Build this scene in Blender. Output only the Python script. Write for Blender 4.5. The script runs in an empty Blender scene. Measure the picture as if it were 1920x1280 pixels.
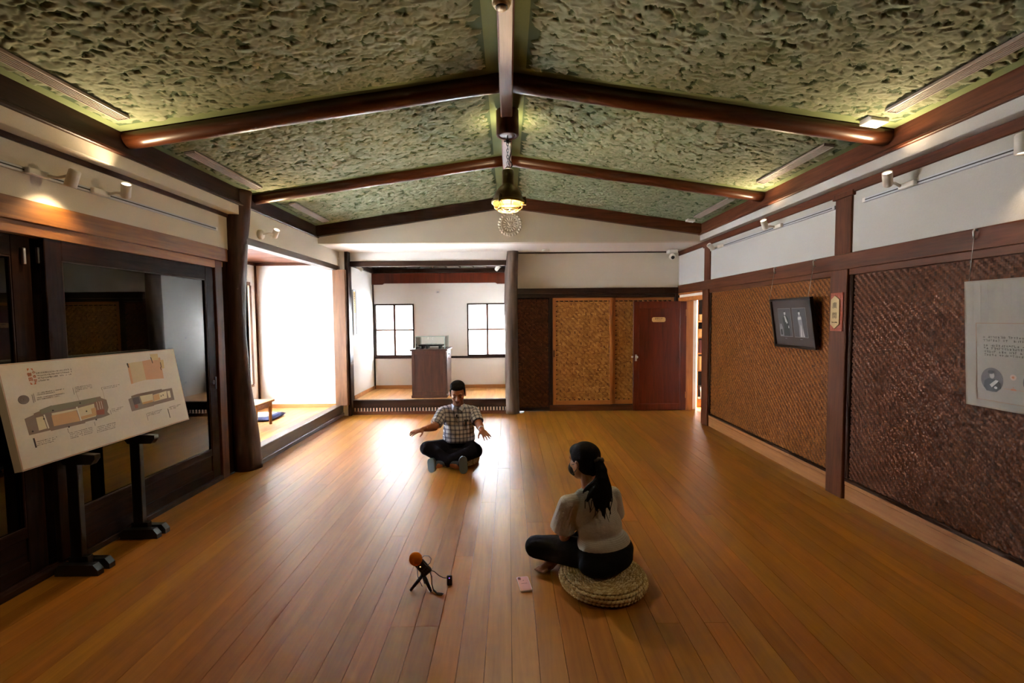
import bpy, bmesh, math, random
import numpy as np
from mathutils import Vector, Matrix
random.seed(7); RNG = np.random.default_rng(7)
SC = bpy.context.scene
COL = SC.collection
PI = math.pi

# ------------------------------------------------------------------ camera, sky, exposure
cam_d = bpy.data.cameras.new('camera'); cam = bpy.data.objects.new('camera', cam_d); COL.objects.link(cam)
cam_d.sensor_width = 36.0; cam_d.lens = 16.0; cam_d.clip_start = 0.02
cam.matrix_world = (Matrix.Translation((0, 0, 1.6)) @ Matrix.Rotation(math.radians(-0.444), 4, 'Z')
                    @ Matrix.Rotation(math.radians(90 - 2.889), 4, 'X') @ Matrix.Rotation(math.radians(-0.5), 4, 'Z'))
SC.camera = cam
W = bpy.data.worlds.new('sky'); SC.world = W; W.use_nodes = True
bg = W.node_tree.nodes['Background']
bg.inputs[0].default_value = (0.94, 0.97, 1.0, 1); bg.inputs[1].default_value = 20.0
SC.view_settings.view_transform = 'Standard'; SC.view_settings.look = 'None'
SC.view_settings.gamma = 1.0; SC.view_settings.use_curve_mapping = False
SC.view_settings.exposure = 2.7
K = 1/8                      # lamp strengths are given for exposure 0
def portal(name, loc, rot, sx, sy):
    d = bpy.data.lights.new(name, 'AREA'); d.shape = 'RECTANGLE'; d.size = sx; d.size_y = sy
    try: d.cycles.is_portal = True
    except Exception: d.energy = 0
    o = bpy.data.objects.new(name, d); o.location = loc; o.rotation_euler = rot; COL.objects.link(o)
portal('window_portal', (-2.22, 9.04, 1.39), (-PI/2, 0, 0), .8, 1.0)
portal('window_portal', (-0.42, 9.04, 1.39), (-PI/2, 0, 0), .8, 1.0)
portal('window_portal', (-4.26, 6.2, 1.37), (0, -PI/2, 0), 1.65, 2.2)

# ------------------------------------------------------------------ materials
def nt(name):
    m = bpy.data.materials.new(name); m.use_nodes = True
    n = m.node_tree.nodes; l = m.node_tree.links
    return m, n, l, n['Principled BSDF']
def add(n, t, **kw):
    x = n.new(t)
    for k, v in kw.items(): setattr(x, k, v)
    return x
def ramp(n, stops):
    r = n.new('ShaderNodeValToRGB'); e = r.color_ramp.elements
    while len(e) < len(stops): e.new(0.5)
    for q, (p, c) in zip(e, stops): q.position = p; q.color = (*c, 1)
    return r
def C(h, k=1.0):                      # sRGB hex to linear
    v = [int(h[i:i+2], 16)/255 for i in (0, 2, 4)]
    return tuple(k*((x/12.92) if x <= .04045 else ((x+.055)/1.055)**2.4) for x in v)
def plain(name, col, rough=.6, metal=0.0, spec=.5, bump=0, bscale=60):
    m, n, l, b = nt(name)
    b.inputs['Base Color'].default_value = (*col, 1); b.inputs['Roughness'].default_value = rough
    b.inputs['Metallic'].default_value = metal; b.inputs['Specular IOR Level'].default_value = spec
    tc = n.new('ShaderNodeTexCoord'); no = n.new('ShaderNodeTexNoise'); no.inputs['Scale'].default_value = bscale
    no.inputs['Detail'].default_value = 4
    l.new(tc.outputs['Object'], no.inputs['Vector'])
    mx = n.new('ShaderNodeMix'); mx.data_type = 'RGBA'
    mx.inputs[6].default_value = (*[c*.93 for c in col], 1); mx.inputs[7].default_value = (*[min(1, c*1.05) for c in col], 1)
    l.new(no.outputs['Fac'], mx.inputs[0]); l.new(mx.outputs[2], b.inputs['Base Color'])
    if bump:
        bp = n.new('ShaderNodeBump'); bp.inputs['Strength'].default_value = bump; bp.inputs['Distance'].default_value = .004
        l.new(no.outputs['Fac'], bp.inputs['Height']); l.new(bp.outputs['Normal'], b.inputs['Normal'])
    return m
def wood(name, dark, light, axis='y', rough=.45, scale=1.0, rand=0.0, spec=.5, bump=.15, coat=0, contrast=1.0):
    m, n, l, b = nt(name)
    tc = n.new('ShaderNodeTexCoord'); mp = n.new('ShaderNodeMapping')
    s = {'x': (1.2, 16, 16), 'y': (16, 1.2, 16), 'z': (16, 16, 1.2)}[axis]
    mp.inputs['Scale'].default_value = tuple(q*scale for q in s)
    oi = n.new('ShaderNodeObjectInfo')
    va = n.new('ShaderNodeVectorMath'); va.operation = 'ADD'
    sc = n.new('ShaderNodeVectorMath'); sc.operation = 'SCALE'; sc.inputs[0].default_value = (37, 53, 71)
    l.new(oi.outputs['Random'], sc.inputs['Scale'])
    l.new(tc.outputs['Object'], mp.inputs['Vector']); l.new(mp.outputs[0], va.inputs[0]); l.new(sc.outputs[0], va.inputs[1])
    n1 = n.new('ShaderNodeTexNoise'); n1.inputs['Scale'].default_value = 1.0; n1.inputs['Detail'].default_value = 6
    n1.inputs['Roughness'].default_value = .62; n1.inputs['Distortion'].default_value = .9
    l.new(va.outputs[0], n1.inputs['Vector'])
    n2 = n.new('ShaderNodeTexNoise'); n2.inputs['Scale'].default_value = 5.0; n2.inputs['Detail'].default_value = 3
    l.new(va.outputs[0], n2.inputs['Vector'])
    ad = n.new('ShaderNodeMath'); ad.operation = 'MULTIPLY_ADD'; ad.inputs[1].default_value = .35
    l.new(n2.outputs['Fac'], ad.inputs[0]); l.new(n1.outputs['Fac'], ad.inputs[2])
    lo, hi = .5-.2/contrast+.14, .5+.2/contrast+.2
    r = ramp(n, [(max(0, lo), dark), (min(1, hi), light)])
    l.new(ad.outputs[0], r.inputs[0])
    if rand:
        hs = n.new('ShaderNodeHueSaturation')
        mr = n.new('ShaderNodeMapRange'); mr.inputs['To Min'].default_value = 1-rand; mr.inputs['To Max'].default_value = 1+rand
        l.new(oi.outputs['Random'], mr.inputs['Value']); l.new(mr.outputs[0], hs.inputs['Value'])
        m2 = n.new('ShaderNodeMath'); m2.operation = 'MULTIPLY_ADD'; m2.inputs[1].default_value = 7.13; m2.inputs[2].default_value = 0
        fr = n.new('ShaderNodeMath'); fr.operation = 'FRACT'
        mr2 = n.new('ShaderNodeMapRange'); mr2.inputs['To Min'].default_value = .492; mr2.inputs['To Max'].default_value = .506
        l.new(oi.outputs['Random'], m2.inputs[0]); l.new(m2.outputs[0], fr.inputs[0]); l.new(fr.outputs[0], mr2.inputs['Value'])
        l.new(mr2.outputs[0], hs.inputs['Hue'])
        l.new(r.outputs[0], hs.inputs['Color']); l.new(hs.outputs[0], b.inputs['Base Color'])
    else: l.new(r.outputs[0], b.inputs['Base Color'])
    b.inputs['Roughness'].default_value = rough; b.inputs['Specular IOR Level'].default_value = spec
    if coat: b.inputs['Coat Weight'].default_value = coat; b.inputs['Coat Roughness'].default_value = .2
    bp = n.new('ShaderNodeBump'); bp.inputs['Strength'].default_value = bump; bp.inputs['Distance'].default_value = .002
    l.new(ad.outputs[0], bp.inputs['Height']); l.new(bp.outputs[0], b.inputs['Normal'])
    return m
def emit(name, col, s):
    m = bpy.data.materials.new(name); m.use_nodes = True; n = m.node_tree.nodes; l = m.node_tree.links
    n.clear(); e = n.new('ShaderNodeEmission'); e.inputs[0].default_value = (*col, 1); e.inputs[1].default_value = s*K
    o = n.new('ShaderNodeOutputMaterial'); l.new(e.outputs[0], o.inputs[0]); return m
def glass(name, tint=(1, 1, 1), ior=1.5, extra=0.0):
    m = bpy.data.materials.new(name); m.use_nodes = True; n = m.node_tree.nodes; l = m.node_tree.links
    n.clear(); t = n.new('ShaderNodeBsdfTransparent'); t.inputs[0].default_value = (*tint, 1)
    g = n.new('ShaderNodeBsdfGlossy'); g.inputs['Roughness'].default_value = 0.0
    f = n.new('ShaderNodeFresnel'); f.inputs[0].default_value = ior
    mx = n.new('ShaderNodeMixShader'); o = n.new('ShaderNodeOutputMaterial')
    l.new(f.outputs[0], mx.inputs[0]); l.new(t.outputs[0], mx.inputs[1]); l.new(g.outputs[0], mx.inputs[2]); l.new(mx.outputs[0], o.inputs[0])
    return m
def attr_mat(name, attr, stops, rough=.6, spec=.4, noise=0):
    m, n, l, b = nt(name)
    a = n.new('ShaderNodeAttribute'); a.attribute_name = attr
    r = ramp(n, stops); b.inputs['Roughness'].default_value = rough; b.inputs['Specular IOR Level'].default_value = spec
    if noise:
        tc = n.new('ShaderNodeTexCoord'); no = n.new('ShaderNodeTexNoise'); no.inputs['Scale'].default_value = noise; no.inputs['Detail'].default_value = 5
        l.new(tc.outputs['Object'], no.inputs['Vector'])
        mm = n.new('ShaderNodeMath'); mm.operation = 'MULTIPLY_ADD'; mm.inputs[1].default_value = .7; mm.inputs[2].default_value = -.35
        ad = n.new('ShaderNodeMath'); ad.operation = 'ADD'
        l.new(no.outputs['Fac'], mm.inputs[0]); l.new(mm.outputs[0], ad.inputs[0]); l.new(a.outputs['Fac'], ad.inputs[1]); l.new(ad.outputs[0], r.inputs[0])
        bp = n.new('ShaderNodeBump'); bp.inputs['Strength'].default_value = .35; bp.inputs['Distance'].default_value = .004
        l.new(no.outputs['Fac'], bp.inputs['Height']); l.new(bp.outputs[0], b.inputs['Normal'])
    else: l.new(a.outputs['Fac'], r.inputs[0])
    l.new(r.outputs[0], b.inputs['Base Color'])
    return m

M = {}
M['floor'] = wood('floor_board_wood', C('804e0e'), C('ac7020'), 'y', .40, .7, .15, .5, .06, 0, .8)
M['floor2'] = wood('alcove_board_wood', C('a86a30'), C('d09a58'), 'y', .30, 1.0, .08, .5, .1)
M['subfloor'] = plain('subfloor_wood', C('2a1808'), .8)
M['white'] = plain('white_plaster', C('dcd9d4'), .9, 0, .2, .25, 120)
M['room_white'] = plain('dimmed_white_plaster', C('b2b1ae'), .9, 0, .2, .25, 120)  # same plaster darkened in colour where the room gets less daylight
M['whitewarm'] = plain('cream_plaster', C('c8c0b0'), .9, 0, .2, .25, 120)
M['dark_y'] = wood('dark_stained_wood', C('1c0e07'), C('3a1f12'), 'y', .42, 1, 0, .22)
M['dark_z'] = wood('dark_stained_wood_upright', C('1c0e07'), C('3a1f12'), 'z', .42, 1, 0, .22)
M['dark_x'] = wood('dark_stained_wood_cross', C('1c0e07'), C('3a1f12'), 'x', .42, 1, 0, .22)
M['ebony'] = wood('blackened_door_wood', C('140a06'), C('2e190f'), 'z', .5, 1, 0, .05, .1)
M['ebony_y'] = wood('blackened_door_wood_rail', C('140a06'), C('2e190f'), 'y', .5, 1, 0, .05, .1)
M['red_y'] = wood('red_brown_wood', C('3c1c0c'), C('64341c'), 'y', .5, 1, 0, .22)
M['red_z'] = wood('red_brown_wood_upright', C('3c1c0c'), C('64341c'), 'z', .5, 1, 0, .22)
M['red_x'] = wood('red_brown_wood_cross', C('3c1c0c'), C('64341c'), 'x', .5, 1, 0, .22)
M['pine_y'] = wood('aged_pine', C('66380f'), C('9a6426'), 'y', .5, .8)
M['pine_z'] = wood('aged_pine_upright', C('4a2a12'), C('7c5230'), 'z', .5, .8)
M['orange_z'] = wood('orange_frame_wood', C('8a4c1a'), C('b8702c'), 'z', .45)
M['orange_x'] = wood('orange_frame_wood_cross', C('8a4c1a'), C('b8702c'), 'x', .45)
M['base_y'] = wood('pale_skirting_wood', C('84522a'), C('a4703e'), 'y', .5, .7)
M['base_x'] = wood('pale_skirting_wood_cross', C('a06a38'), C('c08850'), 'x', .5, .7)
M['door'] = wood('mahogany_door', C('451503'), C('662208'), 'z', .4, .8, 0, .28, .08)
M['log_grey'] = wood('grey_log_wood', C('3a2c24'), C('685444'), 'z', .6, .7, 0, .35, .4)
M['carved'] = plain('carved_cream', C('cfc8ba'), .9, 0, .2)
M['step'] = wood('grey_brown_wood', C('3a2a22'), C('5e4a40'), 'y', .38, 1, 0, .5)  # greyer and lighter than the other dark beams
M['log'] = wood('log_bark_wood', C('24120a'), C('4e2e20'), 'z', .6, .7, 0, .35, .4)
M['rafter'] = wood('polished_log', C('2c1306'), C('5c3018'), 'x', .32, .6, 0, .6, .3)
M['ridge'] = wood('purple_brown_wood', C('4a2820'), C('74483a'), 'y', .45)
M['ceil_base'] = plain('green_plaster_ground', C('5e6a3e'), .9, 0, .2, .2, 80)
M['ceil_edge'] = plain('smooth_green_plaster', C('6e7a54'), .9, 0, .2, .15, 60)
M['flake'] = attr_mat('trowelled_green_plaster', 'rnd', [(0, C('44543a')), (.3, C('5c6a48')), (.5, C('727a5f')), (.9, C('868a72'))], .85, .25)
M['vent'] = plain('taupe_metal', C('93867e'), .5)
M['black'] = plain('black_plastic', (.012, .012, .014), .45)
M['matte_black'] = plain('black_stained_wood', (.012, .010, .010), .4)
M['white_metal'] = plain('white_enamel', C('d6d2cc'), .45)
M['steel'] = plain('brushed_steel', (.55, .55, .56), .3, 1.0)
M['silver'] = plain('dull_silver_paint', C('b4b8c0'), .5, .3)
M['lens'] = emit('lit_lamp_lens', (1, .80, .55), 18)
M['bulb'] = emit('lit_bulb', (1, .74, .36), 3)
M['dglass'] = glass('door_glass', (.75, .75, .75), 1.9)
M['wglass'] = glass('window_glass', (.97, .99, .98), 1.45)
M['cglass'] = glass('case_glass', (.975, .995, .99), 1.25)
def frosted(name, t):
    m = bpy.data.materials.new(name); m.use_nodes = True; n = m.node_tree.nodes; l = m.node_tree.links
    n.clear(); a = n.new('ShaderNodeBsdfTranslucent'); a.inputs[0].default_value = (*t, 1); g = n.new('ShaderNodeBsdfGlossy'); g.inputs['Roughness'].default_value = .25
    f = n.new('ShaderNodeFresnel'); f.inputs[0].default_value = 1.4
    mx = n.new('ShaderNodeMixShader'); o = n.new('ShaderNodeOutputMaterial')
    l.new(f.outputs[0], mx.inputs[0]); l.new(a.outputs[0], mx.inputs[1]); l.new(g.outputs[0], mx.inputs[2]); l.new(mx.outputs[0], o.inputs[0]); return m
M['frost'] = frosted('frosted_window_glass', (.93, .95, .97))
M['weave_dark'] = attr_mat('dark_woven_bamboo', 'rnd', [(0, C('34180a')), (.5, C('542c16')), (1, C('724426'))], .55, .2)
M['weave_mid'] = attr_mat('brown_woven_bamboo', 'rnd', [(0, C('442006')), (.5, C('764212')), (1, C('965e22'))], .55, .2)
M['weave_amber'] = attr_mat('amber_woven_bamboo', 'rnd', [(0, C('6a3c12')), (.5, C('a46a28')), (1, C('c89048'))], .45, .5)  # lighter amber strips of the sliding doors
M['weave_back'] = plain('woven_backing', C('241208'), .8)
M['paper'] = plain('printed_paper', C('d9d0bf'), .7)
M['paper_dim'] = plain('dimmed_white_paper', C('8c8680'), .7)  # white paper; its grey stands for dim light on the poster
M['straw'] = attr_mat('plaited_straw', 'rnd', [(0, C('b49460')), (.5, C('d8be88')), (1, C('ecdcb0'))], .7, .3)
M['ink'] = plain('dark_ink', C('3a322c'), .8)
M['concrete'] = plain('pale_concrete', C('9a9890'), .9)

# ------------------------------------------------------------------ mesh builder
class MB:
    def __init__(s): s.v = []; s.f = []; s.n = 0; s.mi = []; s.sm = []
    def put(s, v, f, mi=0, smooth=False):
        v = np.asarray(v, float).reshape(-1, 3); s.v.append(v)
        for q in f: s.f.append(tuple(int(i)+s.n for i in q)); s.mi.append(mi); s.sm.append(smooth)
        s.n += len(v); return s
    def box(s, x0, x1, y0, y1, z0, z1, b=.003, mi=0, R=None, o=(0, 0, 0)):
        x0, x1 = min(x0, x1), max(x0, x1); y0, y1 = min(y0, y1), max(y0, y1); z0, z1 = min(z0, z1), max(z0, z1)
        b = min(b, (x1-x0)*.4, (y1-y0)*.4, (z1-z0)*.4)
        lo, hi = (x0, y0, z0), (x1, y1, z1); v = []; idx = {}
        for sx in (0, 1):
            for sy in (0, 1):
                for sz in (0, 1):
                    sg = (sx, sy, sz)
                    for a in range(3):
                        p = [(hi[k] if sg[k] else lo[k]) for k in range(3)]
                        for k in range(3):
                            if k != a: p[k] += -b if sg[k] else b
                        idx[(sg, a)] = len(v); v.append(p)
        f = []
        for a in range(3):
            u, w = [k for k in range(3) if k != a]
            for sa in (0, 1):
                q = []
                for (su, sw) in ((0, 0), (1, 0), (1, 1), (0, 1)):
                    g = [0, 0, 0]; g[a] = sa; g[u] = su; g[w] = sw; q.append(idx[(tuple(g), a)])
                f.append(q)
        for a in range(3):
            u, w = [k for k in range(3) if k != a]
            for su in (0, 1):
                for sw in (0, 1):
                    g0 = [0, 0, 0]; g0[u] = su; g0[w] = sw; g0[a] = 0; g1 = list(g0); g1[a] = 1
                    g0, g1 = tuple(g0), tuple(g1); f.append([idx[(g0, u)], idx[(g1, u)], idx[(g1, w)], idx[(g0, w)]])
        for sx in (0, 1):
            for sy in (0, 1):
                for sz in (0, 1): f.append([idx[((sx, sy, sz), a)] for a in range(3)])
        v = np.array(v, float)
        if R is not None: v = v @ np.array(R).T + np.array(o)
        # orient outward
        c = v.mean(0); f2 = []
        for q in f:
            p = v[list(q)]; nn = np.cross(p[1]-p[0], p[2]-p[0])
            f2.append(q if np.dot(nn, p.mean(0)-c) >= 0 else q[::-1])
        return s.put(v, f2, mi)
    def prism(s, poly, axis, a, b, mi=0):
        n = len(poly); v = []
        for t in (a, b):
            for p in poly:
                q = list(p); q.insert('xyz'.index(axis), t); v.append(q)
        f = [list(range(n)), list(range(n, 2*n))[::-1]] + [[i, i+n, (i+1) % n+n, (i+1) % n] for i in range(n)]
        v = np.array(v); nn = np.zeros(3)
        for i in range(1, n-1): nn += np.cross(v[i]-v[0], v[i+1]-v[0])
        if np.dot(nn, v[n]-v[0]) > 0: f = [q[::-1] for q in f]
        return s.put(v, f, mi)
    def tube(s, pts, r, n=10, mi=0, closed=False, caps=True, smooth=True):
        pts = np.array(pts, float); k = len(pts); r = np.full(k, r) if np.isscalar(r) else np.array(r, float)
        up = None; v = []
        for i in range(k):
            if closed: t = pts[(i+1) % k]-pts[i-1]
            else: t = pts[min(i+1, k-1)]-pts[max(i-1, 0)]
            t = t/(np.linalg.norm(t)+1e-12)
            if up is None:
                up = np.array([0, 0, 1.]) if abs(t[2]) < .9 else np.array([1., 0, 0])
            a = np.cross(up, t); a /= np.linalg.norm(a)+1e-12; bb = np.cross(t, a); up = bb
            ang = np.arange(n)*2*PI/n
            v.append(pts[i]+r[i]*(np.outer(np.cos(ang), a)+np.outer(np.sin(ang), bb)))
        v = np.concatenate(v); f = []
        for i in range(k if closed else k-1):
            j = (i+1) % k
            for q in range(n): f.append([i*n+q, i*n+(q+1) % n, j*n+(q+1) % n, j*n+q])
        if caps and not closed: f += [list(range(n))[::-1], list(range((k-1)*n, k*n))]
        return s.put(v, f, mi, smooth)
    def lathe(s, prof, c=(0, 0, 0), n=24, mi=0, R=None, smooth=True, sy=1.0):
        v = []; k = len(prof); ang = np.arange(n)*2*PI/n
        for (r, z) in prof: v.append(np.stack([r*np.cos(ang), sy*r*np.sin(ang), np.full(n, z)], 1))
        v = np.concatenate(v)
        if R is not None: v = v @ np.array(R).T
        v = v+np.array(c); f = []
        for i in range(k-1):
            for q in range(n): f.append([i*n+q, i*n+(q+1) % n, (i+1)*n+(q+1) % n, (i+1)*n+q])
        if prof[0][0] > 1e-6: f.append(list(range(n))[::-1])
        if prof[-1][0] > 1e-6: f.append(list(range((k-1)*n, k*n)))
        return s.put(v, f, mi, smooth)
    def ell(s, c, r, n=16, m=10, R=None, mi=0):
        prof = [(max(1e-4, math.sin(PI*i/m)), -math.cos(PI*i/m)) for i in range(m+1)]
        v = []; ang = np.arange(n)*2*PI/n
        for (q, z) in prof: v.append(np.stack([q*np.cos(ang)*r[0], q*np.sin(ang)*r[1], np.full(n, z*r[2])], 1))
        v = np.concatenate(v)
        if R is not None: v = v @ np.array(R).T
        f = []
        for i in range(m):
            for q in range(n): f.append([i*n+q, i*n+(q+1) % n, (i+1)*n+(q+1) % n, (i+1)*n+q])
        f += [list(range(n))[::-1], list(range(m*n, m*n+n))]
        return s.put(v+np.array(c), f, mi, True)
    def cap(s, p0, p1, r0, r1, n=14, flat0=False, flat1=False):
        p0 = np.array(p0, float); p1 = np.array(p1, float); d = p1-p0; L = np.linalg.norm(d); d = d/(L+1e-12); P = []; Rr = []
        if not flat0:
            for a in (88, 60, 30): P.append(p0-d*r0*math.sin(math.radians(a))); Rr.append(r0*math.cos(math.radians(a)))
        P.append(p0); Rr.append(r0); P.append(p1); Rr.append(r1)
        if not flat1:
            for a in (30, 60, 88): P.append(p1+d*r1*math.sin(math.radians(a))); Rr.append(r1*math.cos(math.radians(a)))
        return s.tube(P, Rr, n)
    def mesh(s, name, off=None):
        me = bpy.data.meshes.new(name); v = np.concatenate(s.v) if s.v else np.zeros((0, 3))
        if off is not None: v = v-np.array(off)
        me.from_pydata(v.tolist(), [], s.f); me.polygons.foreach_set('material_index', s.mi); me.polygons.foreach_set('use_smooth', s.sm)
        me.update(); return me
ORI = {}
def origin(o):
    return ORI.get(o.name, np.zeros(3)) if o else np.zeros(3)
def link(name, me, mat, parent=None, loc=None):
    o = bpy.data.objects.new(name, me); COL.objects.link(o)
    for q in (mat if isinstance(mat, (list, tuple)) else [mat]):
        if q and len(me.materials) < 8: me.materials.append(q)
    if parent: o.parent = parent
    return o
def obj(name, mb, mat, parent=None, at=None):
    """vertices are given in metres of the room; the object's origin is put at `at` (or at its centre)"""
    v = np.concatenate(mb.v)
    if at is None: at = (v.min(0)+v.max(0))/2
    at = np.array(at, float)
    o = link(name, mb.mesh(name, at), mat, parent)
    o.location = tuple(at-origin(parent)); ORI[o.name] = at
    return o
def empty(name, loc):
    o = bpy.data.objects.new(name, None); COL.objects.link(o); o.location = loc; o.empty_display_size = .1
    ORI[o.name] = np.array(loc, float); return o
def tag(o, label=None, cat=None, group=None, kind=None):
    if label: o['label'] = label
    if cat: o['category'] = cat
    if group: o['group'] = group
    if kind: o['kind'] = kind
    return o
def S(name, mb, mat, label=None, cat=None, parent=None, group=None):
    o = obj(name, mb, mat, parent)
    return tag(o, label, cat, group, None if parent else 'structure')
def B(*a, **k): return MB().box(*a, **k)
def rotz(a): c, s_ = math.cos(a), math.sin(a); return np.array([[c, -s_, 0], [s_, c, 0], [0, 0, 1]])
def frame_to(d):                       # rotation whose z axis points along d
    d = np.array(d, float); d /= np.linalg.norm(d); u = np.array([0, 0, 1.]) if abs(d[2]) < .95 else np.array([0, 1., 0])
    a = np.cross(u, d); a /= np.linalg.norm(a); b = np.cross(d, a); return np.stack([a, b, d], 1)
def copy_tree(o, loc=None, label=None):
    c = o.copy(); COL.objects.link(c)
    for ch in o.children:
        d = ch.copy(); COL.objects.link(d); d.parent = c
        for g in ch.children:
            e = g.copy(); COL.objects.link(e); e.parent = d
    if loc is not None: c.location = loc
    if label: c['label'] = label
    return c
def remesh(mb, voxel, smooth=4, disp=0, dscale=20):
    me = mb.mesh('tmp'); o = bpy.data.objects.new('tmp', me); COL.objects.link(o)
    r = o.modifiers.new('r', 'REMESH'); r.mode = 'VOXEL'; r.voxel_size = voxel; r.adaptivity = 0
    if smooth: q = o.modifiers.new('s', 'SMOOTH'); q.factor = .5; q.iterations = smooth
    dg = bpy.context.evaluated_depsgraph_get(); dg.update()
    m2 = bpy.data.meshes.new_from_object(o.evaluated_get(dg))
    bpy.data.objects.remove(o); bpy.data.meshes.remove(me)
    m2.polygons.foreach_set('use_smooth', [True]*len(m2.polygons))
    return m2
def body_obj(name, me, mat, parent, cut=None):
    """link a remeshed mesh (room coordinates) under parent; cut = list of (point, normal): remove what lies on the normal's side"""
    off = origin(parent)
    if cut:
        bm = bmesh.new(); bm.from_mesh(me)
        for p, nn in cut:
            bmesh.ops.bisect_plane(bm, geom=bm.verts[:]+bm.edges[:]+bm.faces[:], plane_co=p, plane_no=nn, clear_outer=True)
        bm.to_mesh(me); bm.free()
    me.transform(Matrix.Translation(tuple(-off))); me.name = name
    o = link(name, me, mat, parent); ORI[o.name] = off
    return o
def text(body, size, mat, parent, name, Mw, depth=.0006, spacing=1.0):
    """flat lettering, Mw places it in the room (x to the right, y up, z out of the sign)"""
    c = bpy.data.curves.new('t', 'FONT'); c.body = body; c.size = size; c.extrude = depth; c.align_x = 'CENTER'; c.align_y = 'CENTER'
    c.resolution_u = 3; c.space_line = spacing
    o = bpy.data.objects.new('t', c); COL.objects.link(o)
    dg = bpy.context.evaluated_depsgraph_get(); dg.update()
    me = bpy.data.meshes.new_from_object(o.evaluated_get(dg)); bpy.data.objects.remove(o)
    me.transform(Mw); off = origin(parent); me.transform(Matrix.Translation(tuple(-off))); me.materials.clear(); me.name = name
    return link(name, me, mat, parent)
def plane_m(P, u, v, uu=0, vv=0, out=.001):
    u = Vector(u).normalized(); v = Vector(v).normalized(); n_ = u.cross(v); p = Vector(P)+u*uu+v*vv+n_*out
    return Matrix(((u.x, v.x, n_.x, p.x), (u.y, v.y, n_.y, p.y), (u.z, v.z, n_.z, p.z), (0, 0, 0, 1)))

# ------------------------------------------------------------------ ROOM SHELL
XL, XR, YB = -2.90, 2.93, 7.80
FY0 = -1.30
# floor: one slab, every board a piece of its own
floor = S('floor', B(-2.95, 3.75, FY0, 8.6, -.10, -.022, 0), M['subfloor'], 'long warm-brown boarded floor of the large hall', 'floor')
BW = .1262
plank_cache = {}
def plank(parent, x0, x1, y0, y1, ztop, mat, name='floor_board', th=.020, gap=.0010):
    L = round(y1-y0, 2); w = round(x1-x0, 3); key = (L, w, th)
    if key not in plank_cache:
        plank_cache[key] = MB().box(-(x1-x0)/2+gap, (x1-x0)/2-gap, -L/2+.0006, L/2-.0006, -th, 0, .0001).mesh(name)
        plank_cache[key].materials.append(mat)
    o = bpy.data.objects.new(name, plank_cache[key]); COL.objects.link(o); o.parent = parent
    o.location = tuple(np.array([(x0+x1)/2, (y0+y1)/2, ztop])-origin(parent)); return o
nrow = 0; x = -2.90
while x < 2.93-.01:
    y = FY0 + random.choice([0, -.9, -1.7, -.5]); x1 = min(x+BW, 2.93)
    yend = 7.62 if x < .15 else 7.80
    while y < yend-.05:
        L = random.choice([2.7, 3.0, 3.6, 3.6]); ya = max(y, FY0); yb = min(y+L, yend)
        if yend-yb < .4: yb = yend
        if yb-ya > .05: plank(floor, x, x1, ya, yb, 0, M['floor'])
        y = yb if yb >= yend else y+L
    x = x1
x = 2.93
while x < 3.7: plank(floor, x, x+BW, 6.70, 8.5, 0, M['floor']); x += BW
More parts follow.
